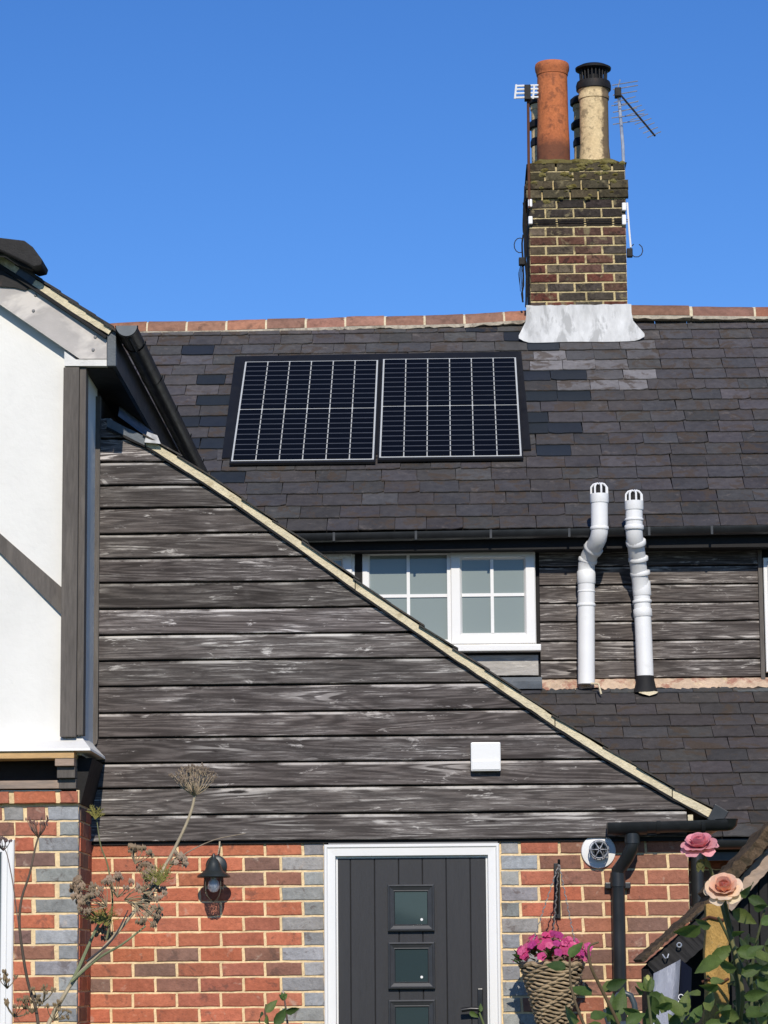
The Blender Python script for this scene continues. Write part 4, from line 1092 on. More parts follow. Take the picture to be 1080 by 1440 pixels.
# plastered storey
roof_px = lambda px: 428+px*.733
pz = lambda px, d=0: Z(px, roof_px(px)+d, YH)
xl = -4.6
poly = [(xl, HZ), (hx_u, HZ), (hx_u, Z(117,516,YH)), (X(90,490,YH), pz(90,-8)), (xl, at(-656, roof_px(-656)-8, YH).z)]
box('side_cladding', DARKWOOD, HOU, hx_u-.1, hx_u-.002, YH+.53, YH+4, HZ, Z(117,514,YH))
PLS = MB().prism(poly, YH, YH+.515).build('plaster_wall', PLASTER, HOU)
# bell-cast drip at the foot of the plaster
m = MB(); xe = X(106,1050,YH-.12); dpt = .12
prof = [(0, Z(50,1036,YH)), (-.03, Z(50,1042,YH)-.0), (-.13, Z(50,1056,YH-.13)+.012), (-.135, Z(50,1056,YH-.13)), (0, Z(50,1056,YH-.13)-.004)]
rows = []
for x_ in (xl, hx_u):
    rows.append([(x_ + (-d*.45 if x_ > -3 and x_ == hx_u else 0), YH+d, z) for d, z in prof])
for rr in rows: m.verts(rr)
k = len(prof)
for i in range(k): m.f.append((i, (i+1) % k, k+(i+1) % k, k+i))
m.f.append(tuple(range(k))); m.f.append(tuple(range(2*k-1, k-1, -1)))
m.build('plaster_drip', PLASTER, HOU)
m = MB(); rows = [[(hx_u + o_, y, z) for o_, z in ((0, prof[0][1]), (.014, prof[1][1]), (.06, prof[2][1]), (.062, prof[3][1]), (0, prof[4][1]))] for y in (YH-.13+.0, YH+3)]
rows[0] = [(a_, YH-abs(o_)*2.2, c_) for (a_, b_, c_), o_ in zip(rows[0], (0, .014, .06, .062, 0))]
for rr in rows: m.verts(rr)
for i in range(k): m.f.append((i, k+i, k+(i+1) % k, (i+1) % k))
m.f.append(tuple(range(k))); m.f.append(tuple(range(2*k-1, k-1, -1)))
m.build('side_drip', PLASTER, HOU)
# corner post and brace
m = MB(); x0, x1 = X(86.5,780,YH-.06), X(109,780,YH-.06); zA_, zB2 = Z(98,1036,YH-.06), Z(98,516,YH-.06)
m.box(x0, x1, YH-.06, YH+.04, zA_, zB2); m.build('corner_post', TIMBER, HOU, bevel=.006)
box('post_return', TIMBER, HOU, x1+.001, hx_u+.012, YH-.045, YH+.05, zA_+.01, zB2, .003)
m = MB(); m.prism([tuple(at(*q_, YH-.02).xz) for q_ in ((-80,716),(-80,680),(88,827),(88,866),(0,777))], YH-.02, YH+.03); m.build('brace', TIMBER, HOU)
# window frame at the left edge
wz0 = Z(5, 1181, YH)
WF = MB().ring(X(-160,1300,YH), X(19.5,1300,YH), .6, wz0, [(0,0),(0,.03),(.006,.036),(.03,.036),(.036,.028),(.06,.028),(.07,.01)], YH+.01).build('window', UPVC, HOU)
box('pane', DPANE, WF, X(-160,1300,YH)+.065, X(19.5,1300,YH)-.065, YH-.006, YH+.004, .66, wz0-.065)
# eaves box and barge
YB = YH-.07
def prism_px(name, pxs, y0, y1, mat, parent, bevel=0): return MB().prism([tuple(at(*q_, y0).xz) for q_ in pxs], y0, y1).build(name, mat, parent, bevel=bevel)
prism_px('barge_board', [(-700,-40),(-700,-98),(0,374),(45,402),(150,472),(150,504.5),(112,504.5),(0,428)], YB, YB+.03, METALB, HOU)
prism_px('soffit_return', [(90.5,514.5),(90.5,494),(107,505.5),(150,505.5),(150,514.5)], YB+.004, YB+.066, rough_mat('stained_white_trim', (.72,.70,.66,1), var=.12, scale=10, patch=(.3,.28,.25,1), patch_at=.6, patch_scale=8, patch_amt=.6, rough=.5), HOU)
prism_px('eaves_end', [(150.5,514.5),(150.5,473),(158,461),(163,464),(163,514.5)], YB-.004, YB+.04, LEAD, HOU, .003)
ex1 = X(163, 500, YB); ezb, ezt = Z(160,515,YB), Z(160,463,YB)
box('fascia', BLACKP, HOU, ex1-.02, ex1, YB+.042, YH+4.2, ezb, ezt-.02)
box('soffit', DARKWOOD, HOU, hx_u-.05, ex1-.021, YB+.05, YH+4.2, ezb, ezb+.02)
for px, py in ((50,415),(47,437),(134,474),(131,492)):
    p = at(px, py, YB); MB().lathe([(.0,0),(.009,0),(.007,.006),(.0,.007)], tuple(p), 10, 'Y').build('screw_head', GREYP, HOU)
# verge mortar and roof tiles
va, vb_ = at(-60, 314, YB-.02), at(157.5, 462, YB-.02)
def slope_strip(name, pa, pb, w0, w1, y0, y1, mat, n=14, jit=.003, seed=1):
    r = random.Random(seed); d = (pb-pa).normalized(); q_ = Vector((-d.z, 0, d.x)); q_ = q_ if q_.z > 0 else -q_; m = MB()
    for i in range(n+1):
        p = pa.lerp(pb, i/n); j = r.uniform(-jit, jit); a_ = p+q_*(w0+j); b_ = p+q_*(w1+r.uniform(-jit, jit))
        m.verts([(a_.x, y0+j, a_.z), (a_.x, y1, a_.z), (b_.x, y1, b_.z), (b_.x, y0+j*.5, b_.z)])
    for i in range(n):
        for k in range(4): a = i*4+k; b = i*4+(k+1) % 4; m.f.append((a, a+4, b+4, b))
    m.f.append((0,1,2,3)); e = n*4; m.f.append((e+3,e+2,e+1,e))
    return m.build(name, mat, HOU)
lowa, lowb = at(-700, -91, YB), at(150, 476, YB)      # line of the undercloak
slope_strip('undercloak', lowa, lowb, -.004, .012, YB-.03, YB+.06, DARKWOOD, seed=2)
slope_strip('verge_mortar', at(43, 403.5, YB-.02), at(152, 471, YB-.02), .003, .045, YB-.02, YB+.2, VERGEM, seed=3)
slope_strip('verge_mortar', at(-700, -93, YB-.02), at(20, 387, YB-.02), .0, .052, YB-.02, YB+.2, VERGEM, seed=4)
slope_strip('verge_shadow', at(20, 388, YB-.02), at(43, 403.5, YB-.02), .0, .048, YB-.022, YB+.2, BLACKP, n=3, seed=5)  # shadowed stretch of the verge mortar, its shade painted as a black strip
rd = (lowb-lowa).normalized(); rq = Vector((-rd.z, 0, rd.x)); rq = rq if rq.z > 0 else -rq
tile = MB().box(-.13, .13, 0, .3, -.006, .006).mesh('roof_tile', fix=True); tile.materials.append(SLATE)
HR = MB()
m = HR; a_, b_ = lowa+rq*.05, lowb+rq*.05+rd*.02
m.v = [(a_.x, YB+.05, a_.z), (b_.x, YB+.05, b_.z), (b_.x, YH+4.2, b_.z), (a_.x, YH+4.2, a_.z)]; m.f = [(0,1,2,3)]
HRo = HR.build('roof', DARKWOOD, HOU)
L = (lowb-lowa).length; n = int(L/.11)
for k in range(n+1):
    c = lowa.lerp(lowb, k/n) + rq*(.056+R.uniform(0,.004)) + rd*.03
    inst('roof_tile', tile, HRo, (c.x, YB-.035+R.uniform(-.005,.006), c.z), (0, math.atan2(-rd.z, rd.x)-.045, 0), (.62,1,1), vary((.03,.027,.025), .2))
# the side gutter
gz = Z(178, 460, YB-.05); gx = X(178.5, 460, YB-.05); gr_ = 15.3*YB/F
SG = MB().half_pipe((gx, YB-.06, gz), (gx, YH+4.3, gz-.02), gr_, caps=(True,True)).build('gutter', BLACKP, HOU, smooth=True)
CAPM = rough_mat('dusty_end_cap', (.10,.115,.125,1), var=.15, scale=8, bump=0, rough=.4, spec=.5)
MB().half_pipe((gx, YB-.068, gz+.004), (gx, YB-.05, gz+.004), gr_+.004, caps=(True,True)).build('end_cap', CAPM, SG, smooth=True)
for k in range(5):
    y = YB+.28+.87*k; MB().half_pipe((gx, y, gz), (gx, y+.03, gz), gr_+.006, caps=(True,True)).build('bracket', BLACKP, SG, smooth=True)
# short black gutter high on the verge
UG = prism_px('ridge_cap', [(-60,345),(-60,330),(0,334),(34,338),(46,347),(60,366),(58,373),(47,375.5),(36,369),(22,362),(0,352)], YB-.16, YB+.05, SOOT, HOU, .006)
prism_px('cap_lip', [(20,367),(24,352),(38,357),(50,373),(44,379),(30,374)], YB-.10, YB+.02, SOOT, HOU, .004)
MB().tube([at(-30,356,YB-.1), at(8,358,YB-.1), at(28,371,YB-.08)], .014, 8).build('cap_clip', BLACKP, UG, smooth=True)
prism_px('cap_shadow', [(-40,372),(-40,345),(8,378),(28,382),(46,403),(35,408),(20,404),(0,403)], YB-.012, YB-.004, SOOT, HOU)  # black sheet painted in as the cap's cast shadow on the barge board

# ================================================================== small things on the walls
# lantern
LM = rough_mat('dark_green_grey_lantern', (.022,.027,.027,1), var=.15, scale=20, bump=0, rough=.38, spec=.5)
yl = YW-.13; cl = at(300.5, 1235, yl)
LA = empty('wall_lantern', cl, 'black metal wall lantern with glass bowl on red brick', 'wall light')
bp = at(304.5, 1218, YW); MB().lathe([(.0,0),(.055,0),(.055,.012),(.045,.02),(.0,.022)], (bp.x, YW-.002, bp.z), 28, 'Y').build('back_plate', LM, LA, smooth=True)
zr = Z(300.5, 1232, yl)
MB().tube([(bp.x, YW-.01, bp.z+.01), (cl.x+.005, yl+.05, zr+.075), (cl.x, yl, zr+.06)], .011, 10).build('arm', LM, LA, smooth=True)
MB().lathe([(.082,-.008),(.086,-.003),(.080,.006),(.06,.018),(.046,.03),(.034,.06),(.022,.082),(.012,.09),(.009,.102),(.006,.112),(.001,.115)], (cl.x, yl, zr), 30).build('hood', LM, LA, smooth=True)
bl = MT('lantern_glass'); bl.b.inputs['Transmission Weight'].default_value = 1.0; bl.b.inputs['IOR'].default_value = 1.08
LG = bl.done((.75,.76,.78,1), .03, .5)
MB().lathe([(.050,-.006),(.052,-.05),(.050,-.075),(.038,-.10),(.02,-.118),(.002,-.124)], (cl.x, yl, zr), 28).build('glass_bowl', LG, LA, smooth=True)
MB().lathe([(.001,-.082),(.016,-.078),(.027,-.062),(.029,-.048),(.024,-.03),(.014,-.016),(.013,0)], (cl.x, yl, zr), 20).build('bulb', plain('opal_bulb', (.8,.8,.8,1), .25), LA, smooth=True)
for k in range(4):
    a = math.pi/4+k*math.pi/2
    MB().tube([(cl.x+math.cos(a)*rr, yl+math.sin(a)*rr, zr+zz) for rr, zz in ((.053,-.004),(.055,-.05),(.053,-.076),(.04,-.103),(.02,-.122),(.003,-.127))], .0024, 6).build('cage_wire', plain('brassy_wire', (.10,.085,.06,1), .5), LA)
MB().tube([at(307,1200,YW-.012), at(308.5,1192,YW-.03), at(309,1183,YW-.034)], .004, 6).build('cable', VERGEM, LA)
# white box on the boards
bx0, bz1, bx1, bz0 = X(662,1065,YW-.04), Z(682,1044.5,YW-.04), X(704,1065,YW-.04), Z(682,1085,YW-.04)
BXO = empty('vent_cover', ((bx0+bx1)/2, YW-.03, bz0), 'small white plastic square vent cover on the dark boards', 'vent')
box('cover', UPVC, BXO, bx0, bx1, YW-.075, YW-.03, bz0, bz1, .007)
box('lower_flap', UPVC, BXO, bx0+.006, bx1-.006, YW-.079, YW-.0745, bz0+.007, bz0+(bz1-bz0)*.37, .002)
# boiler flue terminal
fx, fz = X(841.5,1196,YW), Z(841.5,1197,YW)
FL = empty('boiler_flue', (fx, YW, fz), 'round white boiler flue with wire guard beside the black downpipe', 'flue')
MB().lathe([(.0,0),(.089,0),(.086,.012),(.06,.018),(.0,.018)], (fx, YW-.002, fz), 36, 'Y').build('wall_plate', UPVC, FL, smooth=True)
MB().lathe([(.044,.0),(.044,.06),(.040,.064),(.032,.064),(.032,.03),(.0,.03)], (fx, YW-.015, fz+.004), 30, 'Y').build('outer_tube', plain('grey_flue_metal', (.06,.065,.07,1), .4, .5, .3), FL, smooth=True)
MB().lathe([(.022,.0),(.022,.095),(.018,.098),(.0,.098)], (fx, YW-.015, fz+.004), 20, 'Y').build('inner_tube', SOOT, FL, smooth=True)
for k in range(6):
    a = k*math.pi/3
    MB().tube([(fx+math.cos(a)*rr, YW-.015-hh, fz+.004+math.sin(a)*rr) for rr, hh in ((.046,.0),(.050,.06),(.042,.085),(.02,.098),(.004,.10))], .0028, 6).build('guard_wire', ALU, FL)
for rr, hh in ((.050,.055),(.043,.082)):
    MB().tube([(fx+math.cos(k*math.pi/10)*rr, YW-.015-hh, fz+.004+math.sin(k*math.pi/10)*rr) for k in range(21)], .003, 6, False).build('guard_ring', ALU, FL)

# hanging basket bracket
brx = X(783.5, 1250, YW)
BR = empty('basket_bracket', (brx, YW, Z(783,1290,YW)), 'black iron bracket on the brick wall holding the flower basket', 'bracket')
IRON = plain('black_iron', (.012,.012,.012,1), .5, .4)
box('wall_plate', IRON, BR, brx-.016, brx+.016, YW-.014, YW-.002, Z(783,1292,YW), Z(783,1214,YW), .003)
ya = YW-.30; za = Z(783,1222,YW)
MB().tube([(brx, YW-.01, za), (brx, YW-.15, za+.005), (brx, ya, za+.003), (brx, ya-.025, za+.02), (brx, ya-.03, za+.035)], .007, 8).build('arm', IRON, BR, smooth=True)
MB().tube([(brx, YW-.01, Z(783,1285,YW)), (brx, YW-.05, Z(783,1268,YW)), (brx, YW-.15, za-.06), (brx, ya+.04, za-.004)], .006, 8).build('brace', IRON, BR, smooth=True)
MB().tube([(brx+.0, YW-.06+math.cos(k*.5)*.03, za-.05+math.sin(k*.5)*.03) for k in range(12)], .004, 6).build('scroll', IRON, BR, smooth=True)
# hanging basket
yb_ = ya-.0; bc = at(776, 1356, yb_); rb = 43*yb_/F
HB = empty('hanging_basket', (bc.x, yb_, bc.z-.56), 'conical wicker hanging basket of pink flowers by the door', 'hanging basket')
WICK = rough_mat('grey_brown_wicker', (.36,.27,.165,1), var=.35, scale=30, patch=(.17,.12,.075,1), patch_at=.55, patch_scale=12, patch_amt=.6, bump=.4, rough=.75)
hB = .56
MB().lathe([(.012,-hB-.01)]+[(max(.012, rb*.93*(1-k/10)), -hB*k/10) for k in range(9, -1, -1)], (bc.x, yb_, bc.z), 30).build('liner', DARKWOOD, HB, smooth=True)
wv = MB(); rows_n = 36
for k in range(rows_n):
    f = k/(rows_n-.0); rr = rb*(1-f); zz = bc.z-hB*f
    n = 64; st_ = 11
    if rr < .018: continue
    pts = [(bc.x+math.cos(2*math.pi*i/n)*(rr+.007*math.sin(i*2*math.pi/n*st_+k*math.pi)), yb_+math.sin(2*math.pi*i/n)*(rr+.007*math.sin(i*2*math.pi/n*st_+k*math.pi)), zz+.006*math.sin(i*2*math.pi/n*st_*.5+k)) for i in range(n+1)]
    wv.tube(pts, .0070, 6, False)
tag(wv.build('basket_weave', WICK, HB, smooth=True), kind='stuff')
MB().tube([(bc.x+math.cos(k*math.pi/18)*rb*1.01, yb_+math.sin(k*math.pi/18)*rb*1.01, bc.z+.006*math.sin(k*2)) for k in range(37)], .012, 8, False).build('rim', WICK, HB, smooth=True)
hk = Vector((brx, ya-.02, za+.015))
for a in (rad(-30), rad(90), rad(210)):
    q_ = Vector((bc.x+math.cos(a)*rb, yb_+math.sin(a)*rb, bc.z)); n = 26; cm_ = MB()
    for i in range(n):
        p0, p1 = hk.lerp(q_, i/n), hk.lerp(q_, (i+.8)/n); w = .003 if i % 2 else -.003
        cm_.tube([p0+Vector((w,0,0)), p1-Vector((w,0,0))], .0036, 5)
    tag(cm_.build('chain', plain('dull_chain', (.28,.26,.24,1), .5, .4, .4), HB), kind='stuff')
PINK = rough_mat('pink_petals', None, var=.2, scale=40, bump=0, rough=.6)
LEAF = rough_mat('green_leaf', None, var=.25, scale=25, patch=(.16,.18,.05,1), patch_at=.6, patch_scale=10, patch_amt=.4, bump=.2, rough=.5, spec=.35)
def thin(m, w=.35, gain=1.6):
    nt = m.node_tree; b_ = nt.nodes['Principled BSDF']; o_ = nt.nodes['Material Output']; src = b_.inputs['Base Color'].links[0].from_socket
    tr = nt.nodes.new('ShaderNodeBsdfTranslucent'); mx = nt.nodes.new('ShaderNodeMixShader'); mx.inputs[0].default_value = w
    g_ = nt.nodes.new('ShaderNodeMix'); g_.data_type = 'RGBA'; g_.blend_type = 'MULTIPLY'; g_.inputs[0].default_value = 1; nt.links.new(src, g_.inputs[6]); g_.inputs[7].default_value = (gain, gain, gain*.7, 1)
    nt.links.new(g_.outputs[2], tr.inputs[0]); nt.links.new(b_.outputs[0], mx.inputs[1]); nt.links.new(tr.outputs[0], mx.inputs[2]); nt.links.new(mx.outputs[0], o_.inputs[0])
thin(LEAF); thin(PINK, .3, 1.1)
fl = MB()
for k in range(5):
    a = 2*math.pi*k/5; c, s_ = math.cos(a), math.sin(a); pl_ = [(0,0,0),(.006,-.008,.004),(.016,-.010,.006),(.022,0,.003),(.016,.010,.006),(.006,.008,.004)]
    n = fl.verts([(x*c-y*s_, x*s_+y*c, z) for x, y, z in pl_]); fl.f.append(tuple(range(n, n+6)))
flm = fl.mesh('flower'); flm.materials.append(PINK)
def leaf_mesh(L, W, curl=.25, seed=0, teeth=True):
    r = random.Random(seed); m = MB(); n = 8
    for i in range(n+1):
        u = i/n; w = W/2*(math.sin(math.pi*u**.72)**.9)*(1-.25*u)*1.12*(1+(.10 if i % 2 and teeth else 0)); y = u*L; z = -curl*L*u*u
        m.verts([(-w, y, z+w*.35), (-w*.5, y, z+w*.1), (0, y, z), (w*.5, y, z+w*.1), (w, y, z+w*.35)])
    for i in range(n):
        for k in range(4): a = i*5+k; m.f.append((a, a+1, a+6, a+5))
    me = m.mesh('leaf', smooth=True); me.materials.append(LEAF); return me
lfs = [leaf_mesh(1, .46, c_, i) for i, c_ in enumerate((.15,.3,.0,.4))]
for i in range(130):
    a = R.uniform(0, 2*math.pi); u = math.sqrt(R.random()); el = R.uniform(.0, 1.0)
    p = Vector((bc.x+math.cos(a)*u*rb*1.2, yb_+math.sin(a)*u*rb*1.2, bc.z+.015+.125*(1-u*u*.85)+R.uniform(-.02,.025)))
    nrm = Vector((math.cos(a)*u*.9, math.sin(a)*u*.9-.35, .7)).normalized()
    o = inst('flower', flm, HB, p, (nrm.to_track_quat('Z','Y') @ Vector((0,0,1)).rotation_difference(Vector((0,0,1)))).to_euler(), [R.uniform(.75,1.25)]*3, vary(R.choice([(.62,.075,.22),(.55,.06,.20),(.70,.14,.30),(.45,.05,.22)]), .15))
for i in range(60):
    a = R.uniform(0, 2*math.pi); u = R.uniform(.3, 1.05)
    p = Vector((bc.x+math.cos(a)*u*rb, yb_+math.sin(a)*u*rb, bc.z+R.uniform(.0,.05)+.05*(1-u)))
    inst('leaf', R.choice(lfs), HB, p, (R.uniform(.2,1.0), R.uniform(-.5,.5), a-math.pi/2+R.uniform(-.5,.5)), [R.uniform(.035,.065)]*3, vary((.055,.10,.028), .3))
p = at(827, 1332, yb_); MB().tube([(bc.x+rb*.8, yb_, bc.z+.03), tuple(p)], .002, 5).build('flower_stalk', LEAF, HB, color=(.08,.12,.04,1))
inst('flower', flm, HB, p, (1.2,0,.3), [1.2]*3, (.62,.1,.3,1))

# ================================================================== garden: rose, post, shed, sack, watering can, fennel
# log shed
ys = 12.0
SH = empty('garden_shed', at(1000, 1440, ys), 'small black timber shed with a weathered sloping roof behind the rose', 'shed')
ROOFW = rough_mat('mossy_weathered_roof_edge', lin(104,86,66), var=.35, scale=22, patch=lin(66,60,46), patch_at=.5, patch_scale=9, patch_amt=.7, stretch=(3,1,3), bump=.9, bdist=.012, rough=.95)
apx = at(1145, 1115, ys)
def shed_roof(pa, pb, name, th0, th1, y0, y1, mat, jit):
    r = random.Random(9); d = (pb-pa).normalized(); q_ = Vector((-d.z,0,d.x)); q_ = q_ if q_.z > 0 else -q_; m = MB(); n = 30
    for i in range(n+1):
        p = pa.lerp(pb, i/n); a_ = p+q_*(th0+r.uniform(-jit,jit)); b_ = p+q_*(th1+r.uniform(-jit,jit))
        m.verts([(a_.x,y0+r.uniform(-jit,jit),a_.z),(a_.x,y1,a_.z),(b_.x,y1,b_.z),(b_.x,y0+.02+r.uniform(-jit,jit),b_.z)])
    for i in range(n):
        for k in range(4): a = i*4+k; b = i*4+(k+1) % 4; m.f.append((a,a+4,b+4,b))
    m.f.append((0,1,2,3)); e = n*4; m.f.append((e+3,e+2,e+1,e))
    return m.build(name, mat, SH, smooth=False)
elow = at(904, 1352, ys)
shed_roof(elow, at(1005,1262,ys), 'roof', -.004, .012, ys, ys+.55, ROOFW, .003)
shed_roof(at(1005,1262,ys)+Vector((.002,0,.002)), apx, 'roof', -.01, .04, ys-.03, ys+.55, ROOFW, .006)
shed_roof(apx, Vector((apx.x*2-elow.x, ys, elow.z)), 'roof', -.004, .045, ys, ys+1.6, ROOFW, .005)
shed_roof(at(1010,1263,ys), apx-Vector((0,0,.0)), 'barge_board', -.075, -.012, ys+.02, ys+.05, GREYWOOD, .002)
shed_roof(elow+Vector((.01,0,-.0)), at(1010,1263,ys), 'barge_board', -.11, -.006, ys+.02, ys+.05, DARKWOOD, .002)
bk = MB(); xw0, xw1 = X(912,1400,ys+.1), X(1250,1400,ys+.1)
bk.prism([(xw0, 0), (xw1, 0), (xw1, elow.z), (apx.x, apx.z-.08), (xw0, elow.z-.03)], ys+.5, ys+.54); bk.build('back_wall', DARKWOOD, SH)
box('side_wall', DARKWOOD, SH, xw0, xw0+.03, ys+.06, ys+.5, 0, elow.z-.03)
for i, px in enumerate(range(1028, 1110, 14)):
    x0, x1 = X(px,1350,ys+.1), X(px+12.6,1350,ys+.1)
    box('wall_board', DARKWOOD, SH, x0, x1, ys+.1, ys+.12, 0, Z(px+6, 1352-(px-904)*.97, ys)+.02-.12, .004)
def hook(px, py):
    p = at(px, py, ys+.01); E = empty('metal_hook', p, 'shiny bent hook on the shed front' if px < 940 else ('small steel ring on the shed front' if px < 1000 else 'steel ring among the rose leaves on the shed front'), 'hook')
    MB().tube([p+Vector((-.012,0,.008)), p+Vector((-.002,-.01,-.008)), p+Vector((.006,-.012,-.006)), p+Vector((.012,-.004,.01))] if px < 940 else [p+Vector((math.cos(k*.6)*.009, -.005, math.sin(k*.6)*.009)) for k in range(12)], .0032, 6).build('hook_wire', ALU, E)
hook(936, 1345); hook(955, 1329); hook(1074, 1346)
# plastic sack standing in the shed mouth
SK = rough_mat('grey_plastic_sack', (.30,.31,.36,1), var=.15, scale=6, patch=(.45,.46,.50,1), patch_at=.55, patch_scale=9, patch_amt=.6, stretch=(4,1,.6), bump=.5, bdist=.01, rough=.35, spec=.5)
yk = ys-.08
EK = empty('plastic_sack', at(945,1470,yk), 'folded grey plastic sack with white lettering, leaning in the shed', 'sack')
m = MB(); tl, tr, bl_, br_ = at(919,1369,yk), at(957,1349,yk+.03), at(917,1520,yk-.08), at(948,1520,yk-.05); n = 10; r = random.Random(6)
for j in range(n+1):
    for i in range(n+1):
        u, v = i/n, j/n; p = tl.lerp(tr, u).lerp(bl_.lerp(br_, u), v); m.v.append((p.x, p.y-.03*math.sin(u*math.pi)-.008*math.sin(u*9+v*3)+r.uniform(-.002,.002), p.z))
for j in range(n):
    for i in range(n): a = j*(n+1)+i; m.f.append((a,a+n+1,a+n+2,a+1))
m.build('front_face', SK, EK, smooth=True)
m = MB(); q0, q1 = at(958,1350,yk+.03), at(973,1362,yk+.12); q2, q3 = at(949,1520,yk-.05), at(968,1520,yk+.10)
m.v = [tuple(q0),tuple(q1),tuple(q3),tuple(q2)]; m.f=[(0,1,2,3)]
m.build('side_face', plain('navy_sack_side', (.012,.016,.035,1), .35), EK)
cu = bpy.data.curves.new('lettering', 'FONT'); cu.body = 'SO'; cu.size = .032; cu.extrude = .0005
tmp = bpy.data.objects.new('lettering_tmp', cu); COL.objects.link(tmp); dg = bpy.context.evaluated_depsgraph_get(); dg.update()
tme = bpy.data.meshes.new_from_object(tmp.evaluated_get(dg)); bpy.data.objects.remove(tmp); tme.materials.append(UPVC); tme.name = 'lettering'
p = at(961, 1412, yk-.035); inst('lettering', tme, EK, p, (rad(90), rad(-86), 0))
# watering can
yc_ = 13.3; WC = plain('blue_grey_can_plastic', (.05,.07,.085,1), .4, .5)
cc = at(880, 1500, yc_); EW = empty('watering_can', Vector((cc.x, yc_, 0)), 'blue grey watering can with looped handle below the downpipe', 'watering can')
zt = Z(880, 1436, yc_)
MB().lathe([(.10,zt-.3),(.105,zt-.28),(.095,zt-.05),(.07,zt-.01),(.05,zt),(.04,zt)], (cc.x, yc_, 0), 24).build('body', WC, EW, smooth=True)
hp = [at(*q_, yc_) for q_ in ((864,1424),(864,1408),(869,1399),(878,1396),(887,1400),(892,1412),(894,1428),(896,1445))]
MB().tube(hp, .0135, 10).build('handle', WC, EW, smooth=True)
sp_ = [at(*q_, yc_) for q_ in ((866,1455),(856,1430),(853,1418))]; MB().tube(sp_, [.03,.022,.018], 10).build('spout', WC, EW, smooth=True)
box('stand', TIMBER, EW, cc.x-.12, cc.x+.12, yc_-.12, yc_+.12, 0, zt-.3)

# gate post
yp_ = 9.0
PWM = rough_mat('lichened_post_wood', lin(176,140,80), var=.3, scale=18, patch=lin(120,100,62), patch_at=.5, patch_scale=7, patch_amt=.7, patch2=lin(140,140,116), patch2_at=.62, patch2_scale=12, patch2_amt=.6, stretch=(2,2,.9), bump=.8, bdist=.008, rough=.95)
pw = 16.5*yp_/F; pcx = at(1006, 1360, yp_)
m = MB(); r = random.Random(12); zt, n = Z(1006, 1271, yp_), 22
for i in range(n+1):
    z = zt*i/n; k = 1.0+r.uniform(-.03,.03)-(.06 if i == n else 0); w = pw*(1.0 if z > .9 else 1.0)
    dx = .006*math.sin(z*9)+(-.004 if int(z*9) % 2 else .003)
    m.verts([(pcx.x+dx-w*k, yp_-w*k, z), (pcx.x+dx+w*k, yp_-w*k, z), (pcx.x+dx+w*k, yp_+w*k, z), (pcx.x+dx-w*k, yp_+w*k, z)])
for i in range(n):
    for k in range(4): a = i*4+k; b = i*4+(k+1) % 4; m.f.append((a,b,b+4,a+4))
m.f.append((3,2,1,0)); m.f.append((n*4,n*4+1,n*4+2,n*4+3))
PO = empty('wooden_post', (pcx.x, yp_, 0), 'weathered yellow brown wooden post behind the peach rose', 'post')
m.build('shaft', PWM, PO, bevel=.006)
for py in (1292, 1379):
    p = at(1006, py, yp_-pw); MB().tube([p+Vector((-pw*1.1,.0,-.004)), p+Vector((-.02,-.006,.006)), p+Vector((.02,-.006,-.004)), p+Vector((pw*1.1,.0,.006))], .0045, 6).build('tie_wire', RUST, PO)

# rose bush
yr = 8.6
RB = empty('rose_bush', (X(1040,1400,yr), yr, 0), 'climbing rose with a pink and a peach bloom and green leaves', 'rose')
def canes(pts, r0, r1, col=(.09,.10,.045,1)):
    P = [at(px, py, y) for px, py, y in pts]; Q = []
    for i in range(len(P)-1):
        for k in range(4): Q.append(P[i].lerp(P[i+1], k/4))
    Q.append(P[-1])
    for _ in range(2):
        Q = [Q[0]]+[(Q[i-1]+Q[i]*2+Q[i+1])/4 for i in range(1, len(Q)-1)]+[Q[-1]]
    n = len(Q); MB().tube(Q, [r0+(r1-r0)*i/(n-1) for i in range(n)], 8).build('cane', STEM, RB, smooth=True, color=col); return Q
b1 = canes([(1010,1560,8.8),(1040,1440,8.7),(1036,1360,8.65),(1026,1300,8.6),(1018,1262,8.55)], .009, .005)
b2 = canes([(1040,1440,8.7),(1046,1400,8.6),(1034,1340,8.6),(1022,1300,8.6),(1008,1245,8.6),(996,1215,8.55),(988,1196,8.5)], .007, .004, (.16,.15,.06,1))
b3 = canes([(1100,1520,8.9),(1070,1420,8.8),(1030,1330,8.75),(1010,1290,8.7)], .007, .004)
b4 = canes([(1060,1470,8.7),(1055,1380,8.7),(1062,1330,8.65),(1075,1280,8.6)], .006, .003)
b5 = canes([(905,1560,8.4),(880,1460,8.4),(848,1395,8.35),(830,1360,8.3),(826,1330,8.3),(842,1325,8.3)], .006, .003, (.12,.085,.045,1))
b6 = canes([(860,1520,8.3),(820,1440,8.3),(802,1390,8.3),(801,1345,8.3)], .005, .003, (.11,.08,.045,1))
b7 = canes([(930,1540,8.4),(916,1440,8.4),(911,1400,8.4),(911,1388,8.4)], .005, .003)
b8 = canes([(385,1560,8.6),(378,1440,8.6),(372,1425,8.6),(374,1412,8.6)], .004, .002, (.12,.07,.05,1))
b9 = canes([(415,1560,8.6),(405,1445,8.6),(401,1410,8.6),(398,1398,8.6)], .004, .002, (.14,.09,.07,1))
b10 = canes([(700,1560,8.6),(690,1470,8.6),(680,1440,8.6),(674,1424,8.6)], .0045, .003, (.12,.15,.05,1))
LS = [(.115,.165,.040),(.085,.135,.034),(.14,.18,.05),(.06,.10,.028)]
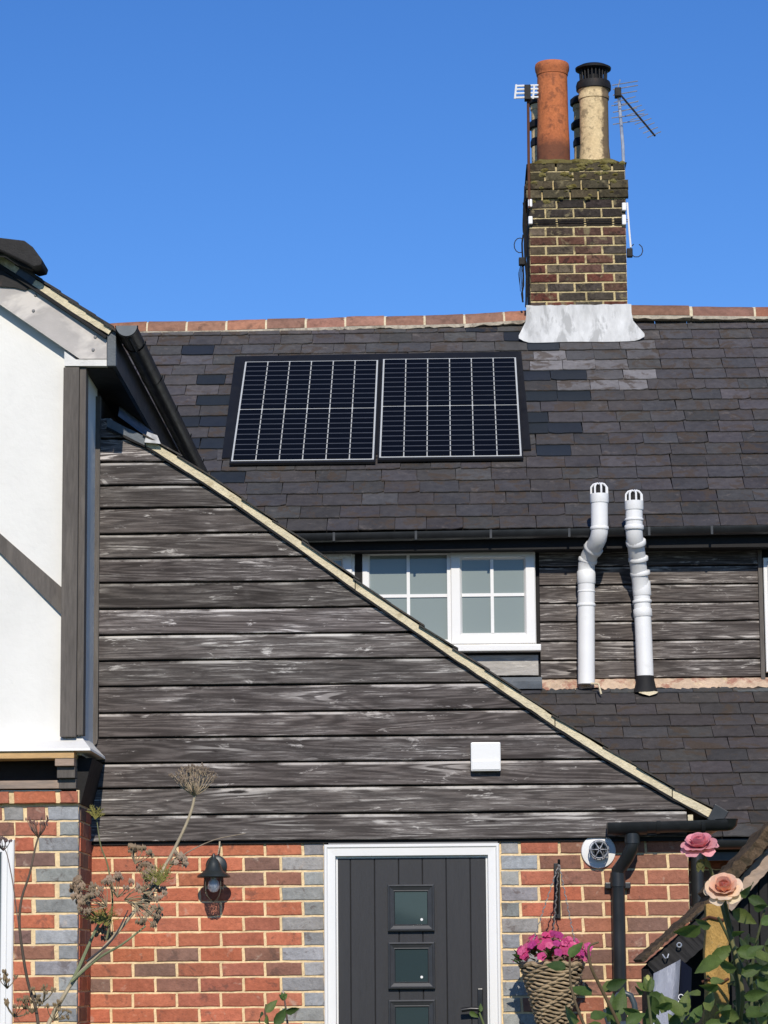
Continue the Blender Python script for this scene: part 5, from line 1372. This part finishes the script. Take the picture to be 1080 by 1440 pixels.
def put_leaf(px, py, y, ang, L, tilt=None, c=None):
    p = at(px, py, y); tilt = R.uniform(-1.0,1.0) if tilt is None else tilt
    mt_ = Matrix.Rotation(ang, 4, Vector((0,1,0))) @ Matrix.Rotation(rad(90)-abs(tilt)*.9, 4, 'X') @ Matrix.Rotation(tilt, 4, 'Y')
    o = inst('leaf', R.choice(lfs), RB, p, None, None, vary(c or R.choice(LS), .2)); o.rotation_euler = mt_.to_euler(); o.scale = [L*y/F]*3
# leaf() angle: 0 points up, positive turns clockwise in the picture
hand = [(802,1347,35,44),(796,1362,-75,40),(832,1400,-70,46),(852,1388,75,40),(848,1395,60,40),(866,1428,20,46),(880,1440,60,44),(870,1440,-30,46),(905,1440,40,46),(930,1425,15,40),(815,1436,-60,46),(830,1432,70,40),
        (915,1400,160,34),(911,1400,100,36),(905,1396,-60,30),(985,1302,-115,52),(1000,1302,-80,40),(1016,1352,-100,60),(1000,1350,60,46),(1030,1310,100,40),(1040,1255,80,46),(1052,1262,115,40),(1060,1275,100,34),
        (1036,1338,95,50),(1050,1345,60,40),(1062,1345,100,46),(1070,1300,60,34),(1036,1362,-70,46),(1042,1370,70,46),(1010,1385,-110,46),(1000,1384,60,40),(1046,1400,85,46),(1062,1378,120,40),(1070,1365,75,40),(1050,1430,70,50),(1040,1432,-65,46),(1070,1430,40,46),
        (1028,1420,-80,40),(960,1430,-40,44),(975,1440,20,44),(945,1410,-120,36),(985,1400,-70,40),(1020,1440,10,46),(1075,1400,-50,44),(900,1425,-80,38),(940,1440,60,40),
        (374,1424,40,30),(371,1426,-120,30),(385,1440,45,36),(401,1422,85,30),(376,1440,-10,20),(660,1423,120,20),(676,1423,0,16),(1030,1280,120,44),(1075,1330,100,40),(1078,1440,-20,50)]
for px, py, a, L in hand: put_leaf(px, py, 8.3+R.uniform(0,.3), rad(a), L*R.uniform(.75,1.0))
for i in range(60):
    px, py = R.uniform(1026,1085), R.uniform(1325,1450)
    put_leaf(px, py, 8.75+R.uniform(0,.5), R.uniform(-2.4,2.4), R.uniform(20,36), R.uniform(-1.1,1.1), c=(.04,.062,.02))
for i in range(14):
    px, py = R.uniform(820,1000), R.uniform(1422,1455)
    put_leaf(px, py, 8.5+R.uniform(0,.3), R.uniform(-1.6,1.6), R.uniform(26,42))
# blooms
PET = rough_mat('rose_petal', None, var=.15, scale=35, bump=.1, bdist=.003, rough=.55, spec=.2)
thin(PET, .35, 1.1)
def petal(W, H, cup, curl, seed):
    r = random.Random(seed); m = MB(); n = 7; k = 6; ph = r.uniform(0,6)
    for j in range(k+1):
        v = j/k
        for i in range(n+1):
            u = i/n*2-1; w = W/2*(math.sin(math.pi*min(1,(v*.62+.12)))**.7); x = u*w
            y = cup*math.sin(v*math.pi*.85)*H*.42 + .16*H*u*u*(1-.4*v) + curl*H*max(0, v-.55)**2*2.4 + .035*H*math.sin(u*4+ph)*v
            z = v*H*(1-.12*u*u) - curl*H*max(0, v-.65)**2*1.2
            m.v.append((x, y, z))
    for j in range(k):
        for i in range(n): a = j*(n+1)+i; m.f.append((a,a+1,a+n+2,a+n+1))
    me = m.mesh('petal', smooth=True); me.materials.append(PET); return me
def bloom(px, py, y, size, inner, outer, tilt, name_label, rings=6):
    p = at(px, py, y); s = size*y/F/2
    core = MB().lathe([(.001,-.3*s),(.15*s,-.28*s),(.22*s,-.1*s),(.2*s,.15*s),(.1*s,.35*s),(.001,.38*s)], tuple(p), 14).build('bloom', PET, RB, smooth=True, color=inner+(1,)); tag(core, name_label)
    tm = Matrix.Rotation(tilt[0], 4, 'X') @ Matrix.Rotation(tilt[1], 4, 'Y')
    for ring, (cnt, lean, W, H, cup, curl) in enumerate(((4, -.22, .55, .66, .3, .05),(5, -.05, .72, .74, .4, .15),(6, .22, .9, .82, .5, .3),(7, .55, 1.0, .92, .55, .5),(7, .95, 1.1, 1.0, .5, .7),(6, 1.3, 1.1, 1.02, .4, .8))[:rings]):
        for k in range(cnt):
            a = 2*math.pi*(k+.5*(ring % 2)+R.uniform(-.12,.12))/cnt; me = petal(W*s, H*s, -cup, -curl, ring*10+k+int(px))
            rmt = tm @ Matrix.Rotation(a, 4, 'Z') @ Matrix.Translation((0, -.07*s, -.16*s)) @ Matrix.Rotation(lean+R.uniform(-.1,.1), 4, 'X')
            f = min(1, ring/4.5); c = tuple(inner[i]*(1-f)+outer[i]*f for i in range(3))
            o = inst('petal', me, core, p); o.matrix_basis = Matrix.Translation(p) @ rmt; o.color = vary(c, .12)
bloom(983, 1188, 8.5, 42, (.74,.22,.31), (.82,.40,.45), (rad(30), rad(-10)), 'pink rose bloom in front of the gutter', 6)
bloom(1018, 1249, 8.45, 44, (.74,.28,.24), (.86,.68,.50), (rad(50), rad(-6)), 'open peach rose bloom on top of the post')
# sepals, buds
for px, py, c1, h_ in ((911,1383,(.62,.60,.20,1),24),(398,1400,(.62,.50,.42,1),14)):
    p = at(px, py, 8.4); s = h_*8.4/F
    MB().lathe([(.001,-s*.5),(.16*s,-s*.42),(.26*s,-.15*s),(.22*s,.2*s),(.1*s,.45*s),(.001,.5*s)], tuple(p), 12).build('rose_bud', PET, RB, smooth=True, color=c1)
    for k in range(4): put_leaf(px+R.uniform(-2,2), py+h_*.45, 8.38, rad(-40+27*k), h_*.9, .3)
for k, a in enumerate((165, 195, 140, 215)): put_leaf(984+k*2, 1208, 8.5, rad(a), 20, .2, (.16,.16,.06))

# fennel, gone to seed
yf = 10.5
FE = empty('dried_fennel', at(70, 1470, yf), 'tall dried fennel with brown seed heads in front of the brick wall', 'plant')
FE.location.z = 0
def stalk(pts, r0, r1, col, parent=FE):
    P = [at(px, py, y) for px, py, y in pts]; Q = []
    for i in range(len(P)-1):
        for k in range(4): Q.append(P[i].lerp(P[i+1], k/4))
    Q.append(P[-1])
    for _ in range(2): Q = [Q[0]]+[(Q[i-1]+Q[i]*2+Q[i+1])/4 for i in range(1, len(Q)-1)]+[Q[-1]]
    n = len(Q); return MB().tube(Q, [r0+(r1-r0)*i/(n-1) for i in range(n)], 7).build('stem', STEM, parent, smooth=True, color=col)
GRN, TAN, BRN = (.20,.22,.12,1), (.42,.33,.22,1), (.12,.075,.05,1)
def umbel(px, py, y, size, dirv, nray, col, seedcol, spread=.9, dense=8, parent=FE, seedr=.0042, drop=.0):
    r = random.Random(int(px*7+py)); p = at(px, py, y); L = size*y/F; d = Vector(dirv).normalized(); m = MB(); sd = MB()
    a0 = d.orthogonal().normalized(); b0 = d.cross(a0)
    for k in range(nray):
        an = r.uniform(0, 2*math.pi); ti = spread*math.sqrt(r.random()); v = (d*math.cos(ti) + (a0*math.cos(an)+b0*math.sin(an))*math.sin(ti))
        l = L*r.uniform(.8,1.1); mid = p+v*l*.5+(a0*math.cos(an)+b0*math.sin(an))*l*.07; e = p+v*l+d*l*.06+Vector((0,0,-drop*l))
        m.tube([p, mid, e], [.0022,.0016,.0011], 5, False)
        for q_ in range(dense):
            w = Vector((r.uniform(-1,1), r.uniform(-1,1), r.uniform(-.3,1)))*L*.13; f = e+w; m.tube([e, f], .0008, 4, False)
            n = sd.verts([f+Vector((seedr,0,0)), f+Vector((-seedr*.5,seedr*.8,0)), f+Vector((-seedr*.5,-seedr*.8,0)), f+Vector((0,0,seedr*1.6)), f-Vector((0,0,seedr*1.6))])
            sd.f += [(n,n+1,n+3),(n+1,n+2,n+3),(n+2,n,n+3),(n+1,n,n+4),(n+2,n+1,n+4),(n,n+2,n+4)]
    o = m.build('seed_head', STEM, parent, color=col, fix=False); tag(sd.build('seeds', STEM, o, color=seedcol, fix=False), kind='stuff')
stalk([(40,1500,10.4),(75,1425,10.4),(103,1378,10.4),(150,1330,10.4),(205,1262,10.45),(240,1205,10.5),(262,1160,10.5),(271,1135,10.5),(274,1118,10.5)], .0078, .0046, (.40,.33,.22,1))
stalk([(75,1425,10.42),(105,1375,10.42),(135,1305,10.42),(150,1285,10.42)], .0085, .004, GRN)
stalk([(100,1380,10.38),(140,1345,10.38),(170,1330,10.38),(205,1302,10.38)], .006, .003, GRN)
stalk([(122,1352,10.36),(160,1322,10.36),(180,1280,10.4)], .0045, .002, (.05,.045,.05,1))
stalk([(150,1320,10.4),(160,1270,10.4),(152,1215,10.4),(141,1190,10.4),(136,1152,10.4)], .004, .002, (.17,.17,.08,1))
stalk([(210,1260,10.4),(250,1205,10.4),(300,1180,10.4),(345,1172,10.4)], .003, .0012, (.30,.24,.17,1))
umbel(274, 1120, 10.5, 38, (.05,-.15,1), 40, TAN, (.17,.13,.095,1), .95, 4)
for px, py, sz, dv in ((150,1275,34,(-.6,-.2,.5)),(165,1262,32,(.1,-.3,.8)),(175,1265,38,(.7,-.2,.2)),(135,1262,30,(-.8,-.2,.2)),(190,1270,34,(.6,-.1,-.4)),(205,1240,26,(.2,-.2,.8)),(200,1255,30,(.8,-.1,.5)),(155,1290,26,(-.3,-.3,-.5)),(120,1250,20,(-.7,-.1,.3)),(190,1215,24,(.2,-.1,.9)),(238,1215,22,(.6,-.1,.4))):
    umbel(px, py, 10.4+R.uniform(-.1,.1), sz, dv, 12, (.30,.24,.15,1), vary((.27,.20,.135), .25), .9, 9, seedr=.0056, drop=.12)
stalk([(60,1500,10.0),(52,1420,10.0),(38,1380,10.0),(26,1300,10.0),(30,1262,10.0),(42,1230,10.0),(50,1190,10.0),(54,1177,10.0)], .0062, .003, (.10,.075,.055,1))
umbel(54, 1178, 10.0, 26, (0,-.1,1), 18, (.26,.16,.12,1), (.18,.10,.08,1), .85, 2)
stalk([(26,1300,10.0),(18,1240,10.0),(10,1200,10.0),(5,1192,10.0)], .0022, .0014, (.16,.11,.09,1))
umbel(5, 1196, 10.0, 16, (0,-.1,1), 12, (.16,.12,.11,1), (.12,.08,.08,1), .9, 3)
for px, py in ((20,1430),(45,1425),(60,1410),(10,1390),(75,1435)): umbel(px, py, 10.0, 22, (R.uniform(-.5,.5),-.1,.8), 10, (.19,.15,.09,1), (.22,.16,.09,1), 1.1, 6)
# feathery yellow green leaves
for px, py, sz, n in ((140,1300,30,26),(222,1245,30,16),(134,1152,22,14),(150,1302,26,16),(230,1240,26,12)):
    p = at(px, py, 10.38); L = sz*10.4/F; m = MB()
    for k in range(n):
        an = R.uniform(-1.2, 1.2); v = Vector((math.sin(an), R.uniform(-.4,.1), math.cos(an))); e = p+v*L*R.uniform(.6,1.1); m.tube([p, p.lerp(e,.5)+Vector((0,0,.008)), e], [.0018,.0014,.0008], 4, False)
        for q_ in range(3):
            s_ = p.lerp(e, .45+.18*q_); m.tube([s_, s_+Vector((R.uniform(-1,1), R.uniform(-.5,.5), R.uniform(.0,1)))*L*.22], .0009, 4, False)
    m.build('feathery_leaf', STEM, FE, color=vary((.26,.24,.07), .2), fix=False)
